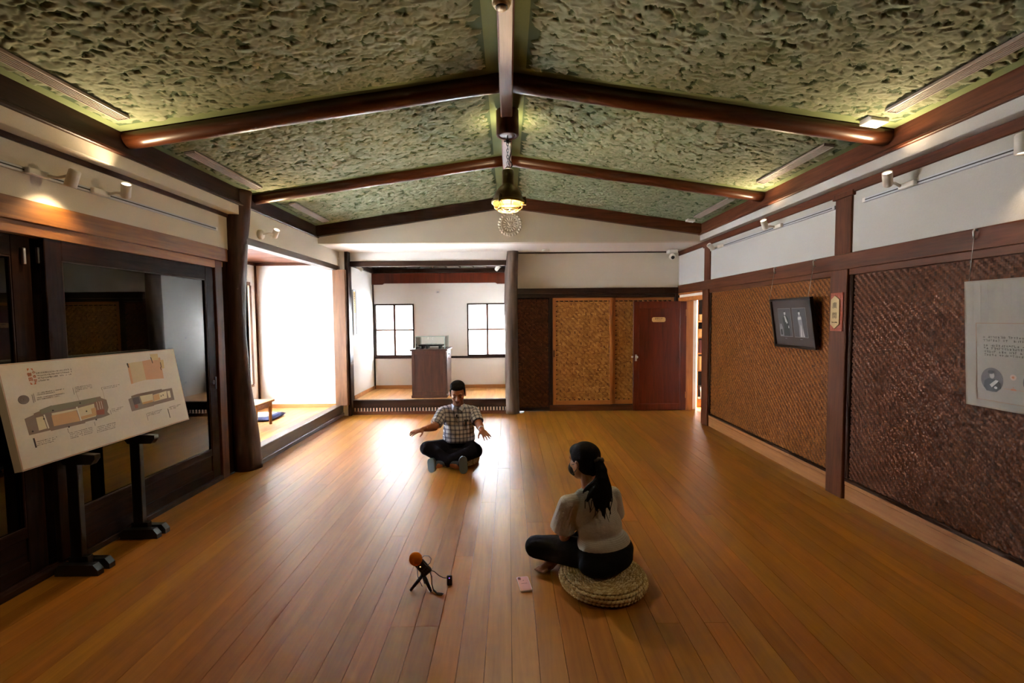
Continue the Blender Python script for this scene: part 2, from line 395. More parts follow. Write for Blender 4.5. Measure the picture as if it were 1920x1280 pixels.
# ceiling: two sloping slabs
RIDGE_Z, SL = 3.37, .147
def cz(x): return RIDGE_Z-SL*abs(x)
EL, ER, YG = -2.77, 2.82, 6.72
mb = MB()
for s_, e in ((-1, EL), (1, ER)):
    mb.prism([(0, RIDGE_Z), (e, cz(e)), (e, cz(e)+.06), (0, RIDGE_Z+.06)], 'y', FY0, YG)
ceiling = S('ceiling', mb, M['ceil_edge'], 'low gabled ceiling of green leaf-trowelled plaster between log rafters', 'ceiling')
R1Y, R2Y = 3.42, 5.08
def flakes(sgn, e, y0, y1, xin, res=.0062):
    """overlapping trowelled dabs of plaster on one bay of the slope, as one relief"""
    xa, xb = xin, abs(e)-.055
    nx, ny = int((xb-xa)/res), int((y1-y0)/res)
    Hm = np.zeros((nx, ny)); T = np.zeros((nx, ny))
    n = int((xb-xa)*(y1-y0)*900)
    px = RNG.uniform(.045, xb-xa-.04, n); py = RNG.uniform(.03, y1-y0-.03, n)
    L = RNG.uniform(.026, .050, n); Wd = L*RNG.uniform(.42, .72, n)
    th = np.where(RNG.random(n) < .75, RNG.normal(.25*np.sin(py*2.1)+.2, .5, n), RNG.uniform(0, PI, n))
    tl = RNG.normal(0, .16, n); tb = RNG.uniform(.12, .55, n)*np.where(RNG.random(n) < .7, 1, -1); h0 = RNG.uniform(.004, .013, n); rn = RNG.normal(0, .12, n)
    ph = RNG.uniform(0, 6.28, (n, 2))
    for k in range(n):
        r = L[k]*1.25
        i0, i1 = max(0, int((px[k]-r)/res)), min(nx, int((px[k]+r)/res)+2); j0, j1 = max(0, int((py[k]-r)/res)), min(ny, int((py[k]+r)/res)+2)
        dx = (np.arange(i0, i1)*res-px[k])[:, None]; dy = (np.arange(j0, j1)*res-py[k])[None]
        c, s2 = math.cos(th[k]), math.sin(th[k]); a = (dx*c+dy*s2)/L[k]; b_ = (-dx*s2+dy*c)/Wd[k]
        an = np.arctan2(b_, a); lim = 1+.16*np.sin(2*an+ph[k, 0])+.12*np.sin(5*an+ph[k, 1])
        q = np.sqrt(a*a+b_*b_)/lim
        hh = h0[k]+tl[k]*a*L[k]*.5+tb[k]*b_*Wd[k]+.003*(1-q*q)
        ins = (q < 1) & (hh > Hm[i0:i1, j0:j1])
        Hm[i0:i1, j0:j1][ins] = hh[ins]; T[i0:i1, j0:j1][ins] = rn[k]+.62
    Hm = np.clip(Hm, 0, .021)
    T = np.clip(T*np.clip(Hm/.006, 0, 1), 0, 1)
    # feather to the smooth border
    X = (xa+np.arange(nx)*res)[:, None]*np.ones((1, ny)); Y = (y0+np.arange(ny)*res)[None]*np.ones((nx, 1))
    v = np.stack([X*sgn, Y, RIDGE_Z-SL*X-.002-Hm*.68], -1).reshape(-1, 3)
    I, J = np.meshgrid(np.arange(nx-1), np.arange(ny-1), indexing='ij'); q0 = (I*ny+J).ravel()
    f = np.stack([q0, q0+1, q0+ny+1, q0+ny], 1)
    if sgn < 0: f = f[:, ::-1]
    me = bpy.data.meshes.new('plaster_relief')
    me.vertices.add(len(v)); me.vertices.foreach_set('co', (v-ORI[ceiling.name]).ravel())
    me.loops.add(len(f)*4); me.loops.foreach_set('vertex_index', f.ravel().astype(np.int32))
    me.polygons.add(len(f)); me.polygons.foreach_set('loop_start', np.arange(len(f), dtype=np.int32)*4)
    me.polygons.foreach_set('loop_total', np.full(len(f), 4, np.int32))
    me.update(calc_edges=True); me.polygons.foreach_set('use_smooth', [True]*len(f))
    at = me.attributes.new('rnd', 'FLOAT', 'POINT'); at.data.foreach_set('value', T.ravel().astype(np.float32))
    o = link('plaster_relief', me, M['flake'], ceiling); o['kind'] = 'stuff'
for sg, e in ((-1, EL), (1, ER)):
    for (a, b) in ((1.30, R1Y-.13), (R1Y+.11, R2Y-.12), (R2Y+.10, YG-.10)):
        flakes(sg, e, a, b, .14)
# eave beams
for nm, e, s_, lab in (('eave_beam', EL, -1, 'long dark brown eave beam along the top of the glass-door side'),
                       ('eave_beam', ER, 1, 'long brown eave beam above the woven-panel wall')):
    mb = MB().box(e, e+s_*.12, FY0, YG+.05, 2.815, 2.985, .004)
    mb.box(e-s_*.018, e+s_*.1, FY0, YG+.05, 2.795, 2.822, .006)
    mb.box(e-s_*.008, e+s_*.1, FY0, YG+.05, 2.822, 2.832, .003)
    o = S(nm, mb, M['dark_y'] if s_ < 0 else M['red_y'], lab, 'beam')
# white fascia + small soffit under the eave beams
S('trim_1', MB().box(EL-.01, EL-.035, FY0, 4.80, 2.70, 2.81, .004).box(EL-.03, XL-.02, FY0, 4.80, 2.70, 2.725, .002), M['whitewarm'], 'white plaster band under the eave beam on the glass-door side', 'plaster band')
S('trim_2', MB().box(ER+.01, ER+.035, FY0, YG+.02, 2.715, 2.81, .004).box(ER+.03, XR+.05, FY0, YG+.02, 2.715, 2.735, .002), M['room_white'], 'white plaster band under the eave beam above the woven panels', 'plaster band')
# rafters
def rafter(y, e, r, lab):
    n = 22; xs = np.linspace(abs(e)-.005, .03, n); pts = []; rr = []
    for i, q in enumerate(xs):
        pts.append((math.copysign(q, e), y+.003*math.sin(i*.5), cz(q)-r*.55+.0015*math.sin(i*.8))); rr.append(r*(1+.06*(i/n)+.012*math.sin(i*.7)))
    mb = MB().tube(pts, rr, 18); o = obj('rafter', mb, M['rafter']); tag(o, lab, 'rafter', 'log rafters', 'structure')
rafter(R1Y, EL, .066, 'polished log rafter nearest the viewer, on the slope above the glass doors')
rafter(R1Y, ER, .066, 'polished log rafter nearest the viewer, on the slope above the woven panels')
for e_, t_ in ((EL, 'glass-door'), (ER, 'woven-panel')): rafter(1.75, e_, .066, 'log rafter almost over the viewer on the '+t_+' side')
rafter(R2Y, EL, .060, 'thinner log rafter behind the pendant lamp, meeting the bowed log post side')
rafter(R2Y, ER, .060, 'thinner log rafter behind the pendant lamp, above the woven panels')
# gable beams
for s_, e, lab in ((-1, EL, 'sloping gable beam over the white alcove, glass-door side'), (1, ER, 'sloping gable beam over the hinged brown door side')):
    z0, z1 = RIDGE_Z, cz(e)
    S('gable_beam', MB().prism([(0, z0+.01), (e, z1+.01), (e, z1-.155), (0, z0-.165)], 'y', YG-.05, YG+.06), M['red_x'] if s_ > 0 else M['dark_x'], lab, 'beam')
# ridge beam
S('ridge_beam', B(-.048, .048, FY0, YG, 3.245, 3.40, .010), M['ridge'], 'square purple-brown ridge beam along the ceiling centre', 'beam')
# gable wall + soffit
S('wall_gable', MB().prism([(EL-.25, 2.715), (EL-.25, 3.0), (EL, cz(EL)), (0, RIDGE_Z), (ER, cz(ER)), (ER+.2, 3.0), (ER+.2, 2.715)], 'y', YG+.02, YG+.14), M['whitewarm'], 'white triangular gable wall behind the pendant lamp', 'wall')
S('ceiling', B(-2.80, 3.0, YG+.021, 8.02, 2.718, 2.80, .004), M['white'], 'flat white lowered ceiling strip before the end wall', 'ceiling')

# ---- left side
S('wall_left', MB().box(XL-.12, XL, FY0, 4.80, 2.335, 2.76, .002), M['whitewarm'], 'white plaster strip of wall above the glass doors', 'wall')
S('trim_3', B(XL, XL+.022, FY0, 4.80, 2.665, 2.702, .003), M['dark_y'], 'thin dark moulding between two white bands above the glass doors', 'moulding')
S('lintel_beam', MB().box(XL-.1, XL+.022, FY0, 4.74, 2.205, 2.338, .004), M['pine_y'], 'broad honey-coloured pine lintel over the glass doors', 'beam')
S('lintel_rail', MB().box(XL-.1, XL+.004, FY0, 4.58, 2.128, 2.204, .003).box(XL-.1, XL-.02, 4.55, 4.72, 2.15, 2.2), M['pine_y'], 'narrower pine door-head rail just below the broad lintel', 'rail')
S('door_post', B(XL-.10, XL+.005, 4.555, 4.665, 0, 2.205, .004), M['red_z'], 'slim brown post between glass door and bowed log', 'post')
S('door_sill', MB().box(XL-.14, XL+.004, FY0, 4.56, 0, .042, .003).box(XL-.045, XL-.028, FY0, 4.56, .042, .05, .001), M['dark_y'], 'low dark wooden sill track under the glass doors', 'sill')
# dim passage behind the doors
S('wall_passage', MB().box(-4.0, -3.95, FY0, 4.9, -.2, 2.6, .002).box(-4.0, XL-.12, FY0-.05, FY0, -.2, 2.6, 0).box(-4.0, XL-.10, 4.80, 4.86, -.2, 2.6, 0).box(-4.0, XL-.1, FY0, 4.86, 2.42, 2.5, 0).box(-4.0, XL+.01, FY0, 4.9, -.12, -.03, 0), M['ebony'], 'dark boarded passage wall behind the glass doors', 'wall')
def glass_door(name, y0, y1, x, lab):
    d = empty(name, (x, (y0+y1)/2, .05)); tag(d, lab, 'door', None, 'structure')
    t = .018; sw = .112; z0, z1 = .052, 2.128
    obj('stile', B(x-t, x+t, y0, y0+sw, z0, z1, .003), M['ebony'], d); obj('stile', B(x-t, x+t, y1-sw, y1, z0, z1, .003), M['ebony'], d)
    obj('rail', B(x-t, x+t, y0+sw, y1-sw, 2.0, z1, .003), M['ebony_y'], d)
    obj('rail', B(x-t, x+t, y0+sw, y1-sw, .285, .345, .003), M['ebony_y'], d)
    obj('rail', B(x-t, x+t, y0+sw, y1-sw, z0, .135, .003), M['ebony_y'], d)
    obj('kick_panel', B(x-.008, x+.004, y0+sw, y1-sw, .135, .285, .001), M['ebony_y'], d)
    m = MB()
    for (a, b, c, e) in ((y0+sw, y0+sw+.008, .345, 2.0), (y1-sw-.008, y1-sw, .345, 2.0)): m.box(x+t-.012, x+t-.002, a, b, c, e, .002)
    m.box(x+t-.012, x+t-.002, y0+sw, y1-sw, 1.992, 2.0, .002).box(x+t-.012, x+t-.002, y0+sw, y1-sw, .345, .353, .002)
    obj('glazing_bead', m, M['dark_y'], d)
    obj('glass_pane', B(x-.003, x+.001, y0+sw-.004, y1-sw+.004, .341, 2.004, 0), M['dglass'], d)
    return d
d1 = glass_door('door_1', 2.90, 4.53, XL-.022, 'dark-framed sliding glass door nearest the bowed log post')
obj('finger_pull', MB().lathe([(.001, 0), (.02, 0), (.022, .003), (.016, .004), (.001, .001)], (XL-.003, 4.47, 1.0), 14, R=frame_to((1, 0, 0))), M['black'], d1)
obj('catch', B(XL-.005, XL+.004, 4.492, 4.515, .93, 1.05, .003), M['black'], d1)
d2 = glass_door('door_2', 1.10, 2.86, XL-.068, 'dark-framed sliding glass door at the picture edge behind the board')
for zz, yy in ((1.955, 2.80), (1.97, 2.888)): obj('latch', B(XL-.05, XL-.03, yy, yy+.018, zz, zz+.10, .003), M['steel'], d2)
glass_door('door_3', -.6, 1.15, XL-.022, 'dark-framed sliding glass door behind the viewer')

S('wall_left', B(XL-.12, XL-.03, 4.62, 4.90, 0, 2.76, .001), M['ebony'], 'dark strip added to block light behind the bowed log post', 'wall')  # filler added to stop alcove light leaking past the log
# bowed log post, left
def log(name, c, zr, lab, knots=()):
    zs = np.linspace(zr[0][0], zr[-1][0], 40); n = 28; v = []
    for z in zs:
        cx = np.interp(z, [q[0] for q in zr], [q[1] for q in zr]); r = np.interp(z, [q[0] for q in zr], [q[2] for q in zr])
        ang = np.arange(n)*2*PI/n
        rr = r*(1+.035*np.sin(3*ang+z*2)+.02*np.sin(5*ang-z*4)+.012*np.sin(11*ang+z*7))
        for (kz, ka, kr) in knots: rr += kr*np.exp(-((z-kz)/.045)**2-((np.angle(np.exp(1j*(ang-ka))))/.35)**2)
        v.append(np.stack([cx+rr*np.cos(ang), c+rr*np.sin(ang), np.full(n, z)], 1))
    v = np.concatenate(v); f = []
    for i in range(len(zs)-1):
        for q in range(n): f.append([i*n+q, i*n+(q+1) % n, (i+1)*n+(q+1) % n, (i+1)*n+q])
    f += [list(range(n))[::-1], list(range((len(zs)-1)*n, len(zs)*n))]
    o = obj(name, MB().put(v, f, 0, True), M['log_grey'] if c > 6 else M['log']); return tag(o, lab, 'log post', None, 'structure')
log('log_post', 4.90, [(0, -2.845, .136), (.4, -2.862, .126), (.9, -2.90, .112), (1.45, -2.93, .107), (1.9, -2.925, .112), (2.3, -2.90, .118), (2.65, -2.87, .124), (2.98, -2.84, .126)],
    'thick bowed dark log post between the glass doors and the raised alcove', [(1.75, -.6, .01), (.55, -.9, .008)])
log('log_post', 7.66, [(0, .055, .122), (.5, .052, .112), (1.2, .046, .108), (1.9, .05, .112), (2.4, .062, .105), (2.72, .085, .095)],
    'greyish natural log post between the display alcove and dark woven panel', [(1.72, 3.3, .014), (2.35, 3.0, .010), (1.15, 3.4, .006)])

# raised side alcove (left)
AX, AY0, AYB, AZ = -4.12, 4.86, 7.50, .16
afl = S('floor', B(AX-.05, EL-.11, AY0, AYB+.05, 0, AZ-.022, 0), M['subfloor'], 'raised boarded floor of the side alcove', 'floor')
x = AX
while x < EL-.12:
    x1 = min(x+.104, EL-.115); cut = random.choice([5.9, 6.3, 6.8])
    plank(afl, x, x1, AY0, cut, AZ, M['floor2']); plank(afl, x, x1, cut, AYB, AZ, M['floor2']); x = x1
S('step_beam', MB().box(EL-.125, EL, 4.86, 7.62, .055, .196, .006).box(EL-.12, EL+.012, 4.86, 7.62, 0, .052, .004), M['step'], 'dark step beam along the raised side alcove floor', 'step')
obj_post = S('alcove_post', B(EL-.085, EL+.115, 7.46, 7.60, .19, 2.42, .005), M['pine_z'], 'broad light-brown corner post between side alcove and display alcove', 'post')
S('corner_post', B(EL+.09, EL+.145, 7.54, 7.70, 0, 2.73, .003), M['dark_z'], 'thin dark corner post at the left of the display alcove', 'post')
S('header_beam', B(EL-.13, EL, 4.90, 7.60, 2.41, 2.487, .004), M['step'], 'dark header beam over the side alcove opening', 'beam')
S('wall_left', B(EL-.10, EL-.004, 4.90, 7.72, 2.487, 2.80, .002), M['whitewarm'], 'white plaster wall with small spotlight above the side alcove', 'wall')
S('wall_alcove_back', B(AX-.1, EL+.0, AYB, AYB+.1, 0, 2.62, .002), M['white'], 'white end wall of the side alcove with an outlet', 'wall')
S('baseboard_alcove', B(AX, EL-.09, AYB-.015, AYB, AZ, AZ+.06, .002), M['base_x'], 'pale wooden skirting along the side alcove end wall', 'baseboard')
WY0, WY1, WZ0, WZ1 = 5.15, 7.27, .58, 2.16
S('wall_alcove_side', MB().box(AX-.1, AX, AY0, AYB, 0, WZ0, .002).box(AX-.1, AX, AY0, AYB, WZ1, 2.62, .002).box(AX-.1, AX, AY0, WY0, WZ0, WZ1, .002).box(AX-.1, AX, WY1, AYB, WZ0, WZ1, .002).box(AX-.1, AX+1.2, AY0-.03, AY0, 0, 2.62, .002), M['white'], 'white window wall of the side alcove', 'wall')
w3 = S('window_3', MB().box(AX-.09, AX+.02, WY0-.04, WY1+.045, WZ1, WZ1+.055, .003).box(AX-.09, AX+.03, WY0-.04, WY1+.04, WZ0-.035, WZ0, .003).box(AX-.09, AX+.02, WY0-.05, WY0, WZ0, WZ1, .003).box(AX-.09, AX+.025, WY1, WY1+.06, WZ0, WZ1, .003), M['pine_z'], 'wide wood-framed window of the side alcove beside the log post', 'window')
for k in (1, 2): yy = WY0+(WY1-WY0)*k/3; obj('mullion', B(AX-.06, AX-.03, yy-.015, yy+.015, WZ0, WZ1, .003), M['dark_z'], w3)
for k in range(3): a = WY0+(WY1-WY0)*k/3; obj('pane', B(AX-.048, AX-.044, a+.012, a+(WY1-WY0)/3-.012, WZ0, WZ1, 0), M['frost'], w3)
S('trim_4', MB().box(AX, AX+.03, AY0, AYB, 2.49, 2.53, .003).box(AX, EL-.1, AYB-.03, AYB, 2.49, 2.53, .003).box(AX, AX+.02, AYB-.035, AYB, AZ, 2.49, .003), M['red_x'], 'thin red-brown edging around the side alcove walls', 'moulding')
alc_c = S('ceiling', B(AX, EL-.1, AY0, AYB, 2.56, 2.62, .0), M['dark_y'], 'board ceiling of the side alcove', 'ceiling')
y = AY0
while y < AYB-.02:
    obj('ceiling_board', B(AX, EL-.1, y+.004, min(y+.40, AYB)-.004, 2.535, 2.56, .003), M['red_x'], alc_c); y += .40

# display alcove (raised, two windows)
TY, TB, TZ, TXL, TXR = 7.65, 8.90, .245, -2.63, -.01
S('wall_alcove_left', B(TXL-.16, TXL, 7.57, TB+.1, 0, 2.75, .002), M['white'], 'white left wall of the display alcove with the narrow hanging frame', 'wall')
S('wall_alcove_right', B(TXR, TXR+.1, TY+.02, TB+.1, 0, 2.72, .002), M['white'], 'white right wall of the display alcove behind the log', 'wall')
W1 = (-2.575, -1.865, .905, 1.875); W2 = (-.775, -.045, .905, 1.875)
mb = MB().box(TXL-.1, TXR+.1, TB, TB+.12, 0, .905, .001).box(TXL-.1, TXR+.1, TB, TB+.12, 1.875, 2.72, .001)
mb.box(TXL-.1, W1[0], TB, TB+.12, .905, 1.875, .001).box(W1[1], W2[0], TB, TB+.12, .905, 1.875, .001).box(W2[1], TXR+.1, TB, TB+.12, .905, 1.875, .001)
S('wall_alcove_end', mb, M['white'], 'white end wall of the display alcove between two small windows', 'wall')
for k, (w, lab) in enumerate(((W1, 'small four-pane window left of the display cabinet'), (W2, 'small four-pane window beside the grey log post'))):
    x0, x1, z0, z1 = w; f = .028
    wo = S('window_%d' % (k+1), MB().box(x0-f, x0, TB-.012, TB+.1, z0-f, z1+f, .003).box(x1, x1+f, TB-.012, TB+.1, z0-f, z1+f, .003).box(x0, x1, TB-.012, TB+.1, z0-f, z0, .003).box(x0, x1, TB-.012, TB+.1, z1, z1+f, .003), M['dark_z'], lab, 'window')
    xm, zm = (x0+x1)/2, 1.395
    obj('sash_bar', B(xm-.019, xm+.019, TB+.0, TB+.05, z0, z1, .002), M['red_z'], wo); obj('sash_bar', B(x0, x1, TB+.004, TB+.046, zm-.015, zm+.015, .002), M['red_x'], wo)
    for (a, b) in ((x0, xm-.012), (xm+.012, x1)):
        for (c, e) in ((z0, zm-.006), (zm+.006, z1)): obj('pane', B(a, b, TB+.033, TB+.037, c, e, 0), M['frost'], wo)
S('trim_5', B(TXL, TXR, TB-.02, TB, .838, .877, .003), M['dark_x'], 'dark sill rail running below both display alcove windows', 'rail')
S('baseboard_alcove', MB().box(TXL, TXR, TB-.014, TB, TZ, TZ+.068, .002).box(TXL, TXL+.014, TY+.05, TB, TZ, TZ+.068, .002), M['base_x'], 'pale wooden skirting inside the display alcove', 'baseboard')
S('trim_6', B(TXL, TXL+.022, TB-.026, TB, TZ, 2.5, .002), M['dark_z'], 'thin dark upright in the back corner of the display alcove', 'moulding')
tfl = S('floor', B(TXL-.05, TXR+.05, TY+.04, TB+.05, .0, TZ-.022, 0), M['subfloor'], 'raised boarded floor under the display cabinet', 'floor')
y = TY+.06
x = TXL
while x < TXR-.01: plank(tfl, x, min(x+.131, TXR), TY+.05, TB, TZ, M['floor2']); x += .131
S('step_beam', B(EL+.125, -.05, TY-.03, TY+.06, .115, TZ+.003, .006), M['dark_x'], 'dark front step beam of the display alcove', 'step')
ven = S('vent_grille', B(TXL-.02, -.04, TY+.05, TY+.07, .0, .115, 0), M['weave_back'], 'low slatted vent under the display alcove step', 'vent')
nsl = 50
slat_me = None
for k in range(nsl):
    xx = TXL+.03+(2.55)*k/(nsl-1)
    if slat_me is None:
        s0 = obj('slat', B(xx-.011, xx+.011, TY-.012, TY+.004, .052, .118, .001), plain('pale_slat', C('b89a88'), .6), ven); slat_me = s0
    else:
        c = slat_me.copy(); COL.objects.link(c); c.location = tuple(np.array([xx, TY-.004, .085])-origin(ven)); c.parent = ven
S('baseboard_front', B(EL+.13, -.05, TY-.028, TY+.04, 0, .053, .003), M['red_x'], 'brown wooden base strip below the slatted vent', 'baseboard')
S('header_beam', B(EL+.14, .0, TY-.02, TY+.07, 2.485, 2.572, .004), M['dark_x'], 'brown header beam across the display alcove opening', 'beam')
S('wall_back', B(EL+.02, .05, TY+.01, TY+.09, 2.55, 2.73, .001), M['white'], 'white wall strip above the display alcove header', 'wall')
S('trim_7', MB().prism([(TXL, 2.49), (TXR, 2.49), (TXR, 2.275), (TXR-.20, 2.275), (TXR-.235, 2.297), (TXL+.235, 2.297), (TXL+.20, 2.275), (TXL, 2.275)], 'y', TB-.05, TB-.02), M['door'], 'red-brown hanging board above the alcove windows', 'header board')
S('trim_8', MB().box(TXL, TXR, TB-.07, TB, 2.495, 2.575, .003).box(TXL, TXL+.05, TY+.09, TB, 2.49, 2.57, .003), M['dark_x'], 'dark beam above the red-brown hanging board', 'beam')
tcl = S('ceiling', B(TXL, TXR, TY+.07, TB, 2.62, 2.70, 0), M['dark_x'], 'dark slatted ceiling of the display alcove', 'ceiling')
for k in range(10): xx = TXL+.15+k*.26; obj('ceiling_batten', B(xx-.012, xx+.012, TY+.08, TB-.06, 2.585, 2.62, .003), M['red_y'], tcl)

# ---- back wall right of the log
S('wall_back', B(.08, XR+.2, YB+.02, YB+.14, 2.0, 2.74, .001), M['whitewarm'], 'cream plaster wall above the woven sliding doors', 'wall')
S('trim_9', B(.14, XR, YB-.005, YB+.03, 2.70, 2.732, .003), M['dark_x'], 'thin dark moulding at the top of the cream wall', 'moulding')
S('lintel_beam', B(.13, XR+.02, YB-.03, YB+.08, 2.0, 2.108, .004), M['dark_x'], 'dark brown lintel above the woven sliding doors', 'beam')
S('lintel_rail', B(.13, XR+.02, YB-.012, YB+.08, 1.945, 1.998, .003), M['dark_x'], 'dark grooved head rail of the woven sliding doors', 'rail')
S('door_sill', B(.70, XR+.1, YB-.03, YB+.1, 0, .10, .003), M['red_x'], 'brown sill below the woven sliding doors', 'sill')
S('wall_back', B(.1, XR+.2, YB+.09, YB+.16, 0, 2.0, 0), M['weave_back'], 'dark backing behind the woven sliding doors', 'wall')
def weave(name, parent, O, u, v, wu, hv, w, mat, h=.003):
    """2/2 twill of flat strips: every strip float arches over two others"""
    u = np.array(u, float); v = np.array(v, float); nn = np.cross(u, v); O = np.array(O, float)
    ni, nj = int(wu/w), int(hv/w)
    I, J = np.meshgrid(np.arange(ni), np.arange(nj), indexing='ij'); k = (I+J) % 4
    V = []; rn = []
    for typ in (0, 1):
        sel = (k == (0 if typ == 0 else 2)); i = I[sel]*w; j = J[sel]*w; n = len(i)
        sp = np.array([-.28, .35, 1.65, 2.28])*w; hh = np.array([-.55, 1.0, 1.0, -.55])*h
        A = sp[None, :, None]*np.ones((n, 1, 2)); Bq = np.array([.04, .96])[None, None, :]*w*np.ones((n, 4, 1))
        Hh = hh[None, :, None]*RNG.uniform(.75, 1.25, (n, 1, 1))*np.ones((1, 1, 2)) + RNG.normal(0, .0003, (n, 1, 2))
        a = i[:, None, None]+(A if typ == 0 else Bq); b = j[:, None, None]+(Bq if typ == 0 else A)
        a = np.clip(a, 0, wu); b = np.clip(b, 0, hv)
        P = O+a[..., None]*u+b[..., None]*v+Hh[..., None]*nn
        V.append(P.reshape(-1, 3)); r = np.clip(RNG.normal(.56 if typ == 0 else .40, .14, n), 0, 1); rn.append(np.repeat(r, 8))
    n0 = len(V[0])//8; V = np.concatenate(V); rn = np.concatenate(rn); N = len(V)//8
    q0 = np.array([[0, 2, 3, 1], [2, 4, 5, 3], [4, 6, 7, 5]])
    F = np.arange(N)[:, None, None]*8+q0[None]
    F[n0:] = F[n0:][..., ::-1]
    F = F.reshape(-1, 4)
    me = bpy.data.meshes.new(name); me.vertices.add(len(V)); me.vertices.foreach_set('co', (V-origin(parent)).ravel())
    me.loops.add(len(F)*4); me.loops.foreach_set('vertex_index', F.ravel().astype(np.int32))
    me.polygons.add(len(F)); me.polygons.foreach_set('loop_start', np.arange(len(F), dtype=np.int32)*4); me.polygons.foreach_set('loop_total', np.full(len(F), 4, np.int32))
    me.update(calc_edges=True); at = me.attributes.new('rnd', 'FLOAT', 'POINT'); at.data.foreach_set('value', rn.astype(np.float32))
    o = link(name, me, mat, parent); o['kind'] = 'stuff'; return o
# fixed dark woven panel next to the log
pa = S('woven_panel', B(.14, .70, YB+.05, YB+.085, .0, 1.95, .001), M['weave_back'], 'dark brown woven wall panel beside the grey log post', 'woven panel')
weave('woven_bamboo', pa, (.16, YB+.035, .055), (1, 0, 0), (0, 0, 1), .535, 1.885, .021, M['weave_dark'])
obj('bottom_rail', B(.14, .70, YB, YB+.05, 0, .05, .002), M['dark_x'], pa)
S('door_post', B(.695, .757, YB-.01, YB+.08, 0, 1.95, .003), M['dark_z'], 'dark upright between dark woven panel and amber sliding door', 'post')
def slide_door(name, x0, x1, y, lab):
    d = empty(name, ((x0+x1)/2, y, .10)); tag(d, lab, 'door', None, 'structure'); z0, z1 = .10, 1.945; s_ = .058
    obj('stile', B(x0, x0+s_, y-.015, y+.015, z0, z1, .003), M['orange_z'], d); obj('stile', B(x1-s_*.8, x1, y-.015, y+.015, z0, z1, .003), M['orange_z'], d)
    obj('rail', B(x0+s_, x1-s_*.8, y-.015, y+.015, z1-.05, z1, .003), M['orange_x'], d); obj('rail', B(x0+s_, x1-s_*.8, y-.015, y+.015, z0, z0+.075, .003), M['orange_x'], d)
    obj('backing', B(x0+s_-.01, x1-s_*.8+.01, y+.003, y+.012, z0+.07, z1-.04, 0), M['weave_back'], d)
    weave('woven_bamboo', d, (x0+s_, y-.002, z0+.075), (1, 0, 0), (0, 0, 1), x1-x0-1.8*s_, z1-z0-.125, .021, M['weave_amber'])
    return d
sd = slide_door('door_4', .76, 1.79, YB+.018, 'amber woven sliding door in an orange wood frame, fully visible')
obj('finger_pull', B(.775, .790, YB-.001, YB+.006, .93, 1.05, .002), M['dark_z'], sd)
slide_door('door_5', 1.79, 2.86, YB+.055, 'amber woven sliding door half hidden by the hinged brown door')
S('corner_post', B(2.86, XR+.02, YB-.02, YB+.09, 0, 2.0, .003), M['dark_z'], 'dark corner post behind the hinged brown door', 'post')
# hinged mahogany door, standing open against the sliding doors
DY = 7.715
d6 = empty('door_6', (2.58, DY, .01)); tag(d6, 'plain red-brown hinged door standing open, with a small name plate', 'door', None, 'structure')
x0, x1, z0, z1 = 2.12, 3.02, .012, 1.87
obj('stile', B(x0, x0+.095, DY-.018, DY+.018, z0, z1, .003), M['door'], d6); obj('stile', B(x1-.10, x1, DY-.018, DY+.018, z0, z1, .003), M['door'], d6)
obj('rail', B(x0+.095, x1-.10, DY-.018, DY+.018, z1-.115, z1, .003), M['door'], d6); obj('rail', B(x0+.095, x1-.10, DY-.018, DY+.018, z0, z0+.11, .003), M['door'], d6)
obj('door_panel', B(x0+.09, x1-.095, DY-.010, DY+.010, z0+.10, z1-.11, .001), M['door'], d6)
m = MB()
for (a, b, c, e) in ((x0+.095, x0+.105, z0+.11, z1-.115), (x1-.11, x1-.10, z0+.11, z1-.115)): m.box(a, b, DY-.016, DY-.008, c, e, .003)
m.box(x0+.095, x1-.10, DY-.016, DY-.008, z1-.125, z1-.115, .003).box(x0+.095, x1-.10, DY-.016, DY-.008, z0+.11, z0+.12, .003)
obj('panel_moulding', m, M['door'], d6)
kn = obj('door_knob', MB().lathe([(.001, .06), (.02, .055), (.026, .045), (.022, .032), (.010, .025), (.009, .0)], (x0+.045, DY-.018, .93), 16, R=frame_to((0, -1, 0))), M['steel'], d6)
obj('lock_plate', B(x0+.03, x0+.06, DY-.0215, DY-.018, .86, .97, .001), M['steel'], d6)
obj('edge_latch', MB().lathe([(.001, .03), (.014, .026), (.014, 0)], (x0-.0, DY, .93), 12, R=frame_to((-1, 0, 0))), M['steel'], d6)
for zz in (1.62, .22): obj('hinge', MB().box(x1-.012, x1+.01, DY-.024, DY-.017, zz, zz+.11, .002).tube([(x1+.004, DY-.024, zz), (x1+.004, DY-.024, zz+.11)], .006, 8), M['orange_z'], d6)
pl_ = obj('name_plate', MB().prism([(2.455, 1.52), (2.645, 1.52), (2.665, 1.54), (2.665, 1.58), (2.645, 1.60), (2.455, 1.60), (2.435, 1.58), (2.435, 1.54)], 'y', DY-.015, DY-.010), plain('buff_plate', C('c89a5c'), .5), d6)
pl_['label'] = 'buff name plate with lettering'
text('遊客止步', .034, M['ink'], pl_, 'lettering', plane_m((2.55, DY-.0155, 1.575), (1, 0, 0), (0, 0, 1)))
text('STAFF ONLY', .014, M['ink'], pl_, 'lettering', plane_m((2.55, DY-.0155, 1.54), (1, 0, 0), (0, 0, 1)))

